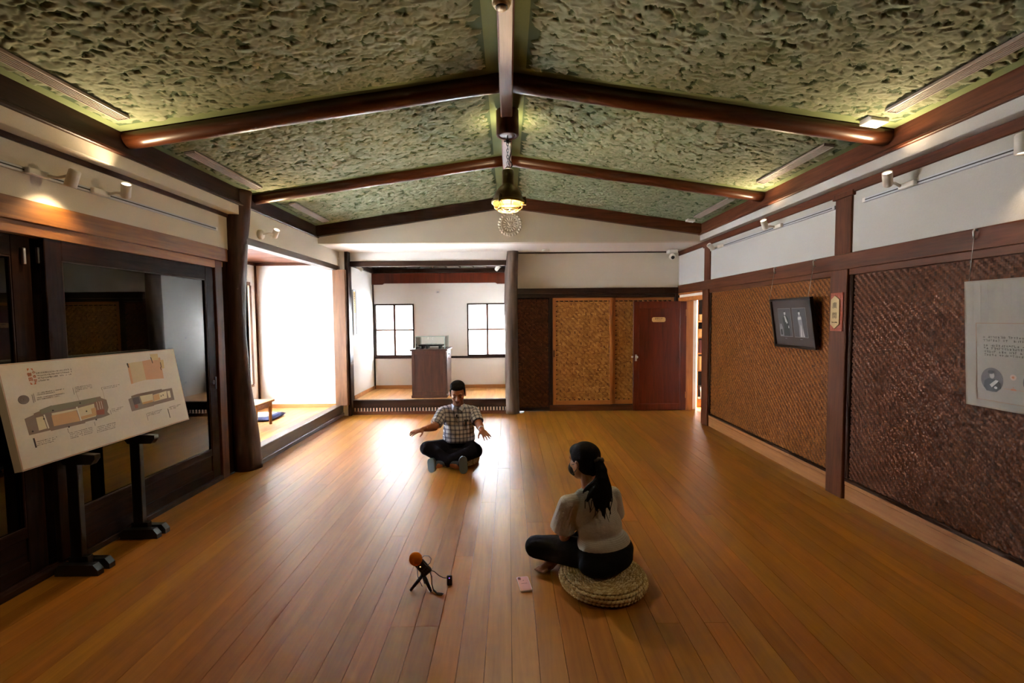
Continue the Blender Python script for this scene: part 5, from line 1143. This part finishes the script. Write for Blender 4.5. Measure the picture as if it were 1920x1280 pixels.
# ------------------------------------------------------------------ PEOPLE
def V(*a): return np.array(a, float)
def unit(a): a = np.array(a, float); return a/np.linalg.norm(a)
def basis(f, u):                     # columns: right, forward, up (as seen by the person the right column points to the person's left/right by cross product)
    f = unit(f); u = unit(np.array(u)-np.dot(u, f)*f); x = np.cross(f, u); return np.stack([x, f, u], 1)
def head(mb, c, Bm, s=1.0):
    P = lambda x, f, u: c+Bm@V(x*s, f*s, u*s)
    mb.ell(P(0, -.012, .028), (.077*s, .096*s, .090*s), 24, 16, Bm); mb.ell(P(0, .026, -.030), (.066*s, .066*s, .088*s), 24, 16, Bm)
    mb.ell(P(0, .046, -.088), (.044*s, .042*s, .032*s), 16, 12, Bm)
    mb.cap(P(0, .088, .008), P(0, .108, -.030), .008*s, .0145*s); mb.cap(P(-.014, .094, -.034), P(.014, .094, -.034), .009*s, .009*s)
    mb.cap(P(-.040, .074, .024), P(.040, .074, .024), .014*s, .014*s)
    mb.cap(P(-.022, .086, -.060), P(.022, .086, -.060), .0085*s, .0085*s); mb.cap(P(-.018, .087, -.071), P(.018, .087, -.071), .009*s, .009*s)
    for q in (-1, 1):
        mb.ell(P(q*.042, .058, -.022), (.022*s, .022*s, .020*s), 12, 8, Bm); mb.ell(P(q*.034, .074, .000), (.014*s, .010*s, .009*s), 12, 8, Bm)
        mb.ell(P(q*.080, -.006, -.012), (.010*s, .020*s, .032*s), 12, 8, Bm)
    return P
def hand(mb, wrist, d, n, thumb, s=1.0, spread=.16, curl=.25):
    """palm and five fingers: d = pointing direction, n = back of the hand, thumb = +1/-1 side"""
    d = unit(d); n = unit(np.array(n)-np.dot(n, d)*d); x = np.cross(d, n)*thumb; Bm = np.stack([x, d, n], 1)
    P = lambda a, b, c: wrist+Bm@V(a*s, b*s, c*s)
    mb.ell(P(0, .045, 0), (.040*s, .052*s, .015*s), 16, 10, Bm); mb.cap(P(0, -.02, 0), P(0, .02, 0), .024*s, .024*s)
    for k, (a, L) in enumerate(((.030, .070), (.010, .078), (-.011, .072), (-.030, .056))):
        sp = (a/.03)*spread; p0 = P(a*.9, .070, .002); d1 = unit(V(math.sin(sp), math.cos(sp), -curl*.4)); d2 = unit(V(math.sin(sp), math.cos(sp), -curl*1.6))
        p1 = p0+Bm@(d1*(L*.5+.01)*s); p2 = p1+Bm@(d2*L*.5*s)
        mb.cap(p0, p1, .0092*s, .0084*s, 10); mb.cap(p1, p2, .0084*s, .0066*s, 10)
    p0 = P(.030, .022, -.004); p1 = p0+Bm@(unit(V(.85, .62, -.35))*.040*s); p2 = p1+Bm@(unit(V(.45, .9, -.3))*.030*s)
    mb.cap(p0, p1, .0125*s, .0098*s, 10); mb.cap(p1, p2, .0096*s, .0075*s, 10)
def set_cuv(o, off, segs):
    """cloth coordinates for woven patterns: the torso by x and height, a sleeve along and around its arm"""
    me = o.data; n = len(me.vertices); co = np.empty(n*3); me.vertices.foreach_get('co', co); co = co.reshape(-1, 3)+off
    best = np.full(n, 1e9); uv = np.zeros((n, 3))
    for (p0, p1, r, kind) in segs:
        p0, p1 = np.array(p0, float), np.array(p1, float); ax = p1-p0; L = np.linalg.norm(ax); ax /= L
        t = np.clip((co-p0)@ax, 0, L); q = p0+t[:, None]*ax; dd = np.linalg.norm(co-q, axis=1)/r
        m = dd < best; best[m] = dd[m]
        if kind == 'torso': uv[m] = np.stack([co[:, 0]+.5*(co[:, 1]), co[:, 2], 0*t], 1)[m]
        else:
            e1 = unit(np.cross(ax, V(0, 1, 0.01))); e2 = np.cross(ax, e1); rel = co-q; a = np.arctan2(rel@e2, rel@e1); uv[m] = np.stack([a*r, (co-p0)@ax, 0*t], 1)[m]
    at = me.attributes.new('cuv', 'FLOAT_VECTOR', 'POINT'); at.data.foreach_set('vector', uv.astype(np.float32).ravel())
def check_cloth(name, base, bands):
    m, n, l, b = nt(name); a = n.new('ShaderNodeAttribute'); a.attribute_name = 'cuv'; sx = n.new('ShaderNodeSeparateXYZ'); l.new(a.outputs['Vector'], sx.inputs[0])
    b.inputs['Roughness'].default_value = .85; b.inputs['Specular IOR Level'].default_value = .2
    cur = None
    for (axis, period, width, offs, col, fac) in bands:
        ad = n.new('ShaderNodeMath'); ad.operation = 'ADD'; ad.inputs[1].default_value = offs; l.new(sx.outputs[axis], ad.inputs[0])
        pp = n.new('ShaderNodeMath'); pp.operation = 'PINGPONG'; pp.inputs[1].default_value = period/2; l.new(ad.outputs[0], pp.inputs[0])
        lt = n.new('ShaderNodeMapRange'); lt.inputs['From Min'].default_value = width*.75; lt.inputs['From Max'].default_value = width*1.15; lt.inputs['To Min'].default_value = fac; lt.inputs['To Max'].default_value = 0
        l.new(pp.outputs[0], lt.inputs['Value'])
        mx = n.new('ShaderNodeMix'); mx.data_type = 'RGBA'; l.new(lt.outputs[0], mx.inputs[0])
        if cur is None: mx.inputs[6].default_value = (*base, 1)
        else: l.new(cur, mx.inputs[6])
        mx.inputs[7].default_value = (*col, 1); cur = mx.outputs[2]
    l.new(cur, b.inputs['Base Color'])
    tc = n.new('ShaderNodeTexCoord'); no = n.new('ShaderNodeTexNoise'); no.inputs['Scale'].default_value = 16; no.inputs['Detail'].default_value = 3; l.new(tc.outputs['Object'], no.inputs['Vector'])
    bp = n.new('ShaderNodeBump'); bp.inputs['Strength'].default_value = .6; bp.inputs['Distance'].default_value = .015; l.new(no.outputs['Fac'], bp.inputs['Height']); l.new(bp.outputs[0], b.inputs['Normal'])
    return m
def cloth(name, col, rough=.9, fold=.6):
    m = plain(name, col, rough, 0, .15); n = m.node_tree.nodes; l = m.node_tree.links; b = n['Principled BSDF']
    tc = n.new('ShaderNodeTexCoord'); no = n.new('ShaderNodeTexNoise'); no.inputs['Scale'].default_value = 13; no.inputs['Detail'].default_value = 3; no.inputs['Distortion'].default_value = .8; l.new(tc.outputs['Object'], no.inputs['Vector'])
    bp = n.new('ShaderNodeBump'); bp.inputs['Strength'].default_value = fold; bp.inputs['Distance'].default_value = .015; l.new(no.outputs['Fac'], bp.inputs['Height']); l.new(bp.outputs[0], b.inputs['Normal'])
    return m
def skin(name, c):
    m = plain(name, c, .5, 0, .4, .1, 150); b = m.node_tree.nodes['Principled BSDF']; b.inputs['Subsurface Weight'].default_value = .08; b.inputs['Subsurface Radius'].default_value = (.02, .008, .004); return m
hair_m = plain('black_hair', (.008, .007, .007), .8, 0, .12, .4, 140)

# --- man, facing the viewer
mn = empty('person', (-.56, 4.95, 0)); tag(mn, 'man in checked short-sleeved shirt sitting cross-legged, hands held out palms down', 'person')
sk = skin('skin_man', C('9a6244'))
Bh = basis((.06, -.94, -.34), (0, -.34, .94)); hc = V(-.553, 4.885, .800)
sL, eL, wL = V(-.730, 4.965, .575), V(-.795, 4.80, .455), V(-.880, 4.63, .475); dL = V(-.125, -.07, -.03)
sR, eR, wR = V(-.390, 4.965, .575), V(-.325, 4.82, .475), V(-.285, 4.655, .452); dR = V(.085, -.135, -.065)
mb = MB(); P = head(mb, hc, Bh, 1.0)
mb.cap(V(-.56, 4.965, .60), hc+Bh@V(0, -.02, -.06), .062, .056)
mb.ell((-.56, 4.99, .50), (.155, .10, .16)); mb.ell((-.56, 5.0, .33), (.145, .11, .15)); mb.ell((-.56, 5.02, .20), (.15, .11, .10)); mb.cap(V(-.71, 4.97, .585), V(-.41, 4.97, .585), .05, .05)
for s_, e_, w_, d_, th in ((sL, eL, wL, dL, -1), (sR, eR, wR, dR, 1)):
    mb.cap(s_, e_, .050, .042); mb.cap(e_, e_+(w_-e_)*.35, .043, .041); mb.cap(e_+(w_-e_)*.35, w_, .041, .027); hand(mb, w_, d_, (0, -.25, 1) if th < 0 else (0, -.45, .9), th, .98, .2, .18)
rkL, rkR = V(-.880, 4.805, .225), V(-.362, 4.79, .195); anL, anR = V(-.735, 4.685, .085), V(-.560, 4.675, .075)
for h_, k_, a_ in ((V(-.66, 5.0, .18), rkL, anR), (V(-.46, 5.0, .18), rkR, anL)):
    mb.cap(h_, k_, .07, .055); mb.cap(k_, a_, .05, .036)
mb.cap(anL, V(-.80, 4.675, .07), .038, .030); mb.cap(anR, V(-.495, 4.67, .065), .038, .030)
body_obj('body', remesh(mb, .0048, 3), sk, mn)
# shirt
sh = MB(); sh.ell((-.56, 4.985, .50), (.176, .122, .165), 28, 18); sh.ell((-.56, 4.985, .375), (.172, .138, .16), 28, 18); sh.cap(V(-.715, 4.97, .580), V(-.405, 4.97, .580), .068, .068); sh.ell((-.56, 4.99, .30), (.180, .142, .12), 28, 18)
sh.cap(V(-.65, 4.972, .61), V(-.47, 4.972, .61), .052, .052); sh.cap(V(-.56, 4.965, .61), V(-.558, 4.945, .675), .074, .064, 16, False, True)
for s_, e_ in ((sL, eL), (sR, eR)): sh.cap(s_, s_+(e_-s_)*.84, .068, .066, 16, False, True)
me = remesh(sh, .0075, 3)
so = body_obj('shirt', me, None, mn, [((0, 0, .262), (0, 0, -1))])
set_cuv(so, origin(mn), [((-.56, 4.98, .30), (-.56, 4.97, .60), .17, 'torso'), (sL+(eL-sL)*.12, eL, .066, 's'), (sR+(eR-sR)*.12, eR, .066, 's')])
nav = C('222840'); gry = C('55566a'); wht = C('c4c2c8')
so.data.materials.clear(); so.data.materials.append(check_cloth('checked_cotton', wht, [(0, .045, .0048, 0, nav, .9), (1, .045, .0048, 0, nav, .9), (0, .045, .0022, .0112, gry, .7), (1, .045, .0022, .0112, gry, .7), (0, .045, .0022, -.0112, gry, .5), (1, .045, .0022, -.0112, gry, .5)]))
ccol = plain('collar_cloth', C('a9b2c6'), .85)
m = MB()
for q in (-1, 1):
    pts = [V(-.556+q*.012, 4.862, .632), V(-.556+q*.050, 4.858, .612), V(-.556+q*.078, 4.905, .652), V(-.556+q*.070, 4.93, .676), V(-.556+q*.035, 4.876, .664)]
    n_ = unit(np.cross(pts[1]-pts[0], pts[3]-pts[0])); n_ = n_ if n_[1] < 0 else -n_; a = [p for p in pts]; b = [p+n_*.006 for p in pts]
    m.put(a+b, [list(range(5)), list(range(5, 10))]+[[i, (i+1) % 5, (i+1) % 5+5, i+5] for i in range(5)])
obj('collar', m, ccol, mn)
m = MB()
for z_ in (.57, .50, .43, .36):
    y_ = 4.99-.122*math.sqrt(max(0, 1-((z_-.46)/.20)**2))-.012; m.lathe([(.006, 0), (.006, .003), (.001, .003)], (-.553, y_, z_), 10, R=frame_to((0, -1, 0)))
obj('button', m, plain('pale_button', C('b8b4ac'), .4), mn)
obj('pocket_glasses', MB().box(-.485, -.440, 4.846, 4.862, .505, .520, .003).box(-.475, -.455, 4.842, 4.858, .455, .512, .003), M['black'], mn)
lm = obj('lapel_microphone', MB().box(-.572, -.552, 4.842, 4.858, .545, .575, .003).box(-.558, -.546, 4.838, 4.850, .535, .552, .002).tube([(-.56, 4.85, .545), (-.555, 4.848, .50), (-.552, 4.85, .46)], .0018, 6), M['black'], mn)
obj('wrist_watch', MB().tube([wR+(eR-wR)*.16-unit(wR-eR)*.009, wR+(eR-wR)*.16+unit(wR-eR)*.009], [.0315, .0315], 20).box(-.014, .014, -.014, .014, .026, .036, .003, 0, basis(unit(wR-eR), (0, -.2, 1)), wR+(eR-wR)*.16), M['silver'], mn)
# trousers
tr_ = MB(); tr_.ell((-.56, 5.03, .20), (.178, .135, .105), 24, 16); tr_.ell((-.56, 5.0, .26), (.165, .130, .07), 24, 14)
for h_, k_, a_, q in ((V(-.655, 4.99, .18), rkL, anR, 1), (V(-.465, 4.99, .18), rkR, anL, -1)):
    tr_.cap(h_, k_, .096, .078); tr_.cap(k_, k_+(a_-k_)*.84, .074, .058, 16, False, True)
tr_.ell((-.56, 4.90, .14), (.16, .10, .06), 20, 12)
body_obj('trousers', remesh(tr_, .0085, 4), cloth('navy_trousers', C('14141f')), mn)
obj('belt', MB().tube([(-.56+.166*math.cos(t), 5.0+.131*math.sin(t), .268) for t in np.arange(32)*2*PI/32], .012, 8, closed=True), M['black'], mn)
# socks and slippers
sole_m = plain('grey_blue_sole', C('5c6a74'), .6); upper_m = plain('black_slipper', C('15161a'), .6); sock_m = cloth('grey_sock', C('4a5468'))
m = MB(); m.cap(anR+(rkL-anR)*.26, V(-.50, 4.672, .07), .046, .038); so1 = body_obj('sock', remesh(m, .007, 2), sock_m, mn)
m = MB(); m.cap(anL+(rkR-anL)*.26, V(-.79, 4.680, .075), .046, .038); body_obj('sock', remesh(m, .007, 2), sock_m, mn)
for c_, n_, ax, hy in ((V(-.812, 4.650, .088), V(-.50, -.86, .10), V(.22, 0, -1), .073), (V(-.478, 4.628, .096), V(.30, -.95, 0), V(-.06, .05, 1), .090)):
    n_ = unit(n_); ax = unit(ax-np.dot(ax, n_)*n_); x_ = np.cross(ax, n_); Rs = np.stack([x_, ax, n_], 1)
    sl = obj('slipper', MB().ell(c_-n_*.032, (.044, hy*.98, .030), 18, 12, Rs), upper_m, mn)
    p = slab(.043, hy, .040, -.008, .006, Rs, c_); obj('sole', p, sole_m, sl)
# hair, brows, closed lids
hm = MB(); hm.ell(P(0, -.020, .078), (.081, .096, .052), 24, 14, Bh); hm.ell(P(0, -.05, .02), (.083, .066, .085), 24, 14, Bh)
for q in (-1, 0, 1): hm.cap(P(q*.035-.012, .058-.012*abs(q), .096), P(q*.045+.016, .070-.016*abs(q), .080), .022, .011)
for q in (-1, 1): hm.cap(P(q*.071, .018, .045), P(q*.074, .006, -.004), .016, .008)
body_obj('hair', remesh(hm, .006, 2), hair_m, mn)
for q in (-1, 1):
    obj('eyebrow', MB().tube([P(q*.016, .0885, .026), P(q*.032, .0875, .031), P(q*.048, .077, .026)], [.0034, .0042, .0026], 6), hair_m, mn)
    obj('eyelash', MB().tube([P(q*.022, .0850, -.005), P(q*.034, .0850, -.0075), P(q*.046, .0790, -.005)], [.0016, .0022, .0014], 6), hair_m, mn)
obj('mouth_line', MB().tube([P(-.021, .092, -.0655), P(0, .0960, -.0650), P(.021, .092, -.0655)], .0014, 6), plain('lip_line', C('4a2018'), .5), mn)

# --- woman, seen from behind
wn = empty('person', (.55, 2.75, 0)); tag(wn, 'woman in pale grey top with black mask and ponytail sitting on straw cushion', 'person')
skw = skin('skin_woman', C('a8704e'))
F_ = unit((-.45, .89, 0)); Rg = np.array([F_[1], -F_[0], 0]); BT = np.stack([Rg, F_, [0, 0, 1.]], 1)
Bw = basis((-.66, .74, -.12), (-.05, .10, 1)); wc = V(.462, 2.785, .712)
lS, lE, lW = V(.350, 2.705, .470), V(.338, 2.765, .245), V(.375, 2.955, .205); rS, rE, rW = V(.650, 2.840, .470), V(.690, 2.955, .26), V(.53, 3.07, .215)
mb = MB(); PW_ = head(mb, wc, Bw, .95)
mb.cap(V(.500, 2.770, .52), wc+Bw@V(0, -.02, -.06), .050, .048)
mb.ell((.515, 2.765, .42), (.135, .085, .13), R=BT); mb.ell((.55, 2.735, .30), (.115, .085, .13), R=BT); mb.ell((.572, 2.72, .20), (.15, .11, .09), R=BT); mb.cap(V(.38, 2.715, .478), V(.63, 2.83, .478), .040, .040)
hand_dirs = ((lS, lE, lW, V(.05, .10, -.01), 1), (rS, rE, rW, V(-.10, .03, -.01), -1))
for s_, e_, w_, d_, th in hand_dirs:
    mb.cap(s_, e_, .042, .036); mb.cap(e_, e_+(w_-e_)*.35, .036, .034); mb.cap(e_+(w_-e_)*.35, w_, .034, .023); hand(mb, w_, d_, (-.2, .1, 1), th, .88, .1, .55)
lK, rK = V(.165, 2.875, .125), V(.66, 3.14, .15); lA, rA = V(.47, 3.06, .06), V(.335, 2.93, .05)
for h_, k_, a_ in ((V(.47, 2.71, .16), lK, lA), (V(.655, 2.80, .16), rK, rA)): mb.cap(h_, k_, .066, .05); mb.cap(k_, a_, .046, .034)
mb.cap(rA, V(.255, 2.825, .034), .034, .030); mb.cap(V(.255, 2.825, .030), V(.205, 2.795, .026), .030, .022)
for k in range(5): p0 = V(.205, 2.795, .024)+V(-.010+.012*k-.014, .012-.010*k+.006, 0); mb.cap(p0, p0+V(-.026, -.016, -.006), .0085 if k else .0105, .007, 10)
mb.cap(lA, V(.56, 3.10, .045), .034, .026)
body_obj('body', remesh(mb, .0048, 3), skw, wn)
# top
tp = MB(); tp.ell((.518, 2.762, .415), (.162, .112, .145), 28, 18, BT); tp.ell((.552, 2.735, .31), (.148, .115, .15), 28, 18, BT); tp.ell((.572, 2.722, .225), (.176, .140, .095), 28, 18, BT)
tp.cap(V(.372, 2.712, .472), V(.640, 2.835, .472), .058, .058); tp.cap(V(.44, 2.742, .51), V(.565, 2.80, .51), .042, .042); tp.cap(V(.500, 2.77, .52), V(.497, 2.772, .555), .060, .055, 16, False, True)
tp.cap(lS, lE+(lS-lE)*.26+V(-.018, 0, 0), .060, .080, 16, False, True); tp.cap(rS, rE+(rS-rE)*.26, .060, .074, 16, False, True)
me = remesh(tp, .0075, 3)
to = body_obj('top', me, None, wn, [((.62, 2.70, .165), (.12, -.10, -1))])
set_cuv(to, origin(wn), [((.57, 2.72, .2), (.51, 2.765, .46), .16, 'torso'), (lS+(lE-lS)*.15, lE, .066, 's'), (rS+(rE-rS)*.15, rE, .066, 's')])
to.data.materials.clear(); to.data.materials.append(check_cloth('pinstriped_grey_cotton', C('bab9b7'), [(1, .0085, .0013, 0, C('989088'), .6)]))
# trousers
tw_ = MB(); tw_.ell((.578, 2.715, .185), (.190, .150, .105), 24, 16, BT); tw_.ell((.60, 2.67, .165), (.15, .12, .085), 24, 16, BT); tw_.ell((.555, 2.635, .145), (.17, .10, .068), 24, 16, BT)
for h_, k_, a_ in ((V(.475, 2.705, .165), lK, lA), (V(.66, 2.79, .165), rK, rA)):
    tw_.cap(h_, k_, .096, .072); tw_.cap(k_, k_+(a_-k_)*.80, .068, .055, 16, False, True)
body_obj('trousers', remesh(tw_, .0085, 4), cloth('black_trousers', (.008, .008, .009), .9, .5), wn)
obj('pink_tissue', MB().ell((.417, 2.652, .190), (.007, .010, .030), 10, 8, rotz(.5)).ell((.424, 2.648, .168), (.006, .009, .018), 10, 8, rotz(.2)), plain('pink_paper', C('c89a90'), .8), wn)
# hair, ponytail, tie, mask
hm = MB(); hm.ell(PW_(0, -.018, .042), (.084, .100, .082), 28, 18, Bw); hm.ell(PW_(0, -.040, -.004), (.080, .072, .080), 24, 14, Bw); hm.ell(PW_(0, .036, .066), (.066, .054, .045), 20, 12, Bw)
hm.cap(PW_(0, -.06, -.02), PW_(0, -.065, -.062), .045, .028)
body_obj('hair', remesh(hm, .006, 2), hair_m, wn)
tie = V(.536, 2.705, .735); hm = MB()
hm.cap(PW_(0, -.085, .015), tie, .030, .024); hm.cap(tie, tie+V(.012, -.045, -.045), .026, .034)
rt = tie+V(.012, -.045, -.045)
locks = [((.530, 2.640, .640), (.475, 2.628, .560), (.452, 2.628, .515), .030, .018, .004), ((.540, 2.632, .640), (.505, 2.618, .540), (.512, 2.612, .462), .034, .024, .004), ((.552, 2.628, .640), (.545, 2.612, .530), (.556, 2.606, .418), .034, .025, .003),
         ((.562, 2.640, .640), (.585, 2.622, .560), (.598, 2.622, .515), .028, .018, .003), ((.545, 2.628, .650), (.530, 2.610, .550), (.535, 2.606, .470), .034, .026, .006), ((.535, 2.640, .66), (.458, 2.650, .590), (.432, 2.655, .555), .024, .014, .003), ((.556, 2.628, .65), (.572, 2.612, .545), (.585, 2.612, .465), .026, .018, .003), ((.55, 2.62, .65), (.55, 2.604, .53), (.540, 2.602, .440), .026, .018, .003)]
for a, b, c, r0, r1, r2 in locks: hm.tube([rt+V(0, .01, .02), V(*a), (V(*a)+V(*b))/2+V(.004, -.006, 0), V(*b), (V(*b)+V(*c))/2+V(-.004, 0, 0), V(*c)], [.024, r0, (r0+r1)/2, r1, (r1+r2)/2, r2], 12)
body_obj('ponytail', remesh(hm, .005, 2), hair_m, wn)
m = MB()
for k in range(9):
    x_ = .44+.02*k; pts = [V(.50+.012*k, 2.622, .60), V(x_, 2.612, .53), V(x_+.012*math.sin(k*2.1), 2.610, .485-.012*(k % 4)), V(x_+.022*math.sin(k*1.3), 2.612, .445-.018*((k*3) % 5)+.02*abs(k-5.5))]
    m.tube(pts, [.004, .003, .0022, .0008], 5)
obj('stray_hair', m, hair_m, wn)
tdir = unit(V(.012, -.045, -.045)); TB_ = frame_to(tdir)
obj('hair_tie', MB().tube([tie+TB_@V(.027*math.cos(t), .027*math.sin(t), .004*math.sin(6*t)) for t in np.arange(24)*2*PI/24], .0095, 8, closed=True), cloth('grey_hair_tie', C('5c5a58')), wn)
mk = MB(); mk.ell(PW_(0, .062, -.052), (.060, .056, .052), 22, 14, Bw); mk.cap(PW_(0, .112, -.035), PW_(0, .088, -.092), .014, .018)
bk_ = plain('black_mask', (.012, .012, .013), .85)
mko = body_obj('face_mask', remesh(mk, .006, 2), bk_, wn)
for q in (-1, 1): obj('ear_loop', MB().tube([PW_(q*.052, .066, -.022), PW_(q*.078, .020, -.008), PW_(q*.090, -.012, .006), PW_(q*.088, -.024, -.016), PW_(q*.080, .012, -.052), PW_(q*.056, .060, -.080)], .0022, 6), bk_, mko)
for q in (-1, 1):
    obj('eye', MB().ell(PW_(q*.032, .076, .004), (.011, .008, .007), 12, 8, Bw), plain('eye_white_'+str(q), C('c8c0b8'), .3), wn); obj('iris', MB().ell(PW_(q*.032, .0825, .004), (.005, .003, .005), 10, 6, Bw), M['black'], wn)
    obj('eyebrow', MB().tube([PW_(q*.016, .0885, .026), PW_(q*.032, .0875, .031), PW_(q*.048, .077, .026)], [.003, .0036, .0022], 6), hair_m, wn)
# notebook held in her lap
nb = empty('notebook', (.43, 3.02, .19)); tag(nb, 'small white notebook held in the hands of the woman', 'notebook')
NR = basis((-.35, .9, .25), (.1, -.35, .9)); 
obj('pages', MB().box(-.075, .075, -.055, .055, -.004, .004, .001, 0, NR, (.43, 3.02, .205)), plain('notebook_paper', C('c8c6c4'), .8), nb); obj('cover', MB().box(-.078, .078, -.058, .058, -.0065, -.0042, .0005, 0, NR, (.43, 3.02, .205)), plain('notebook_cover', C('7a7c88'), .6), nb)
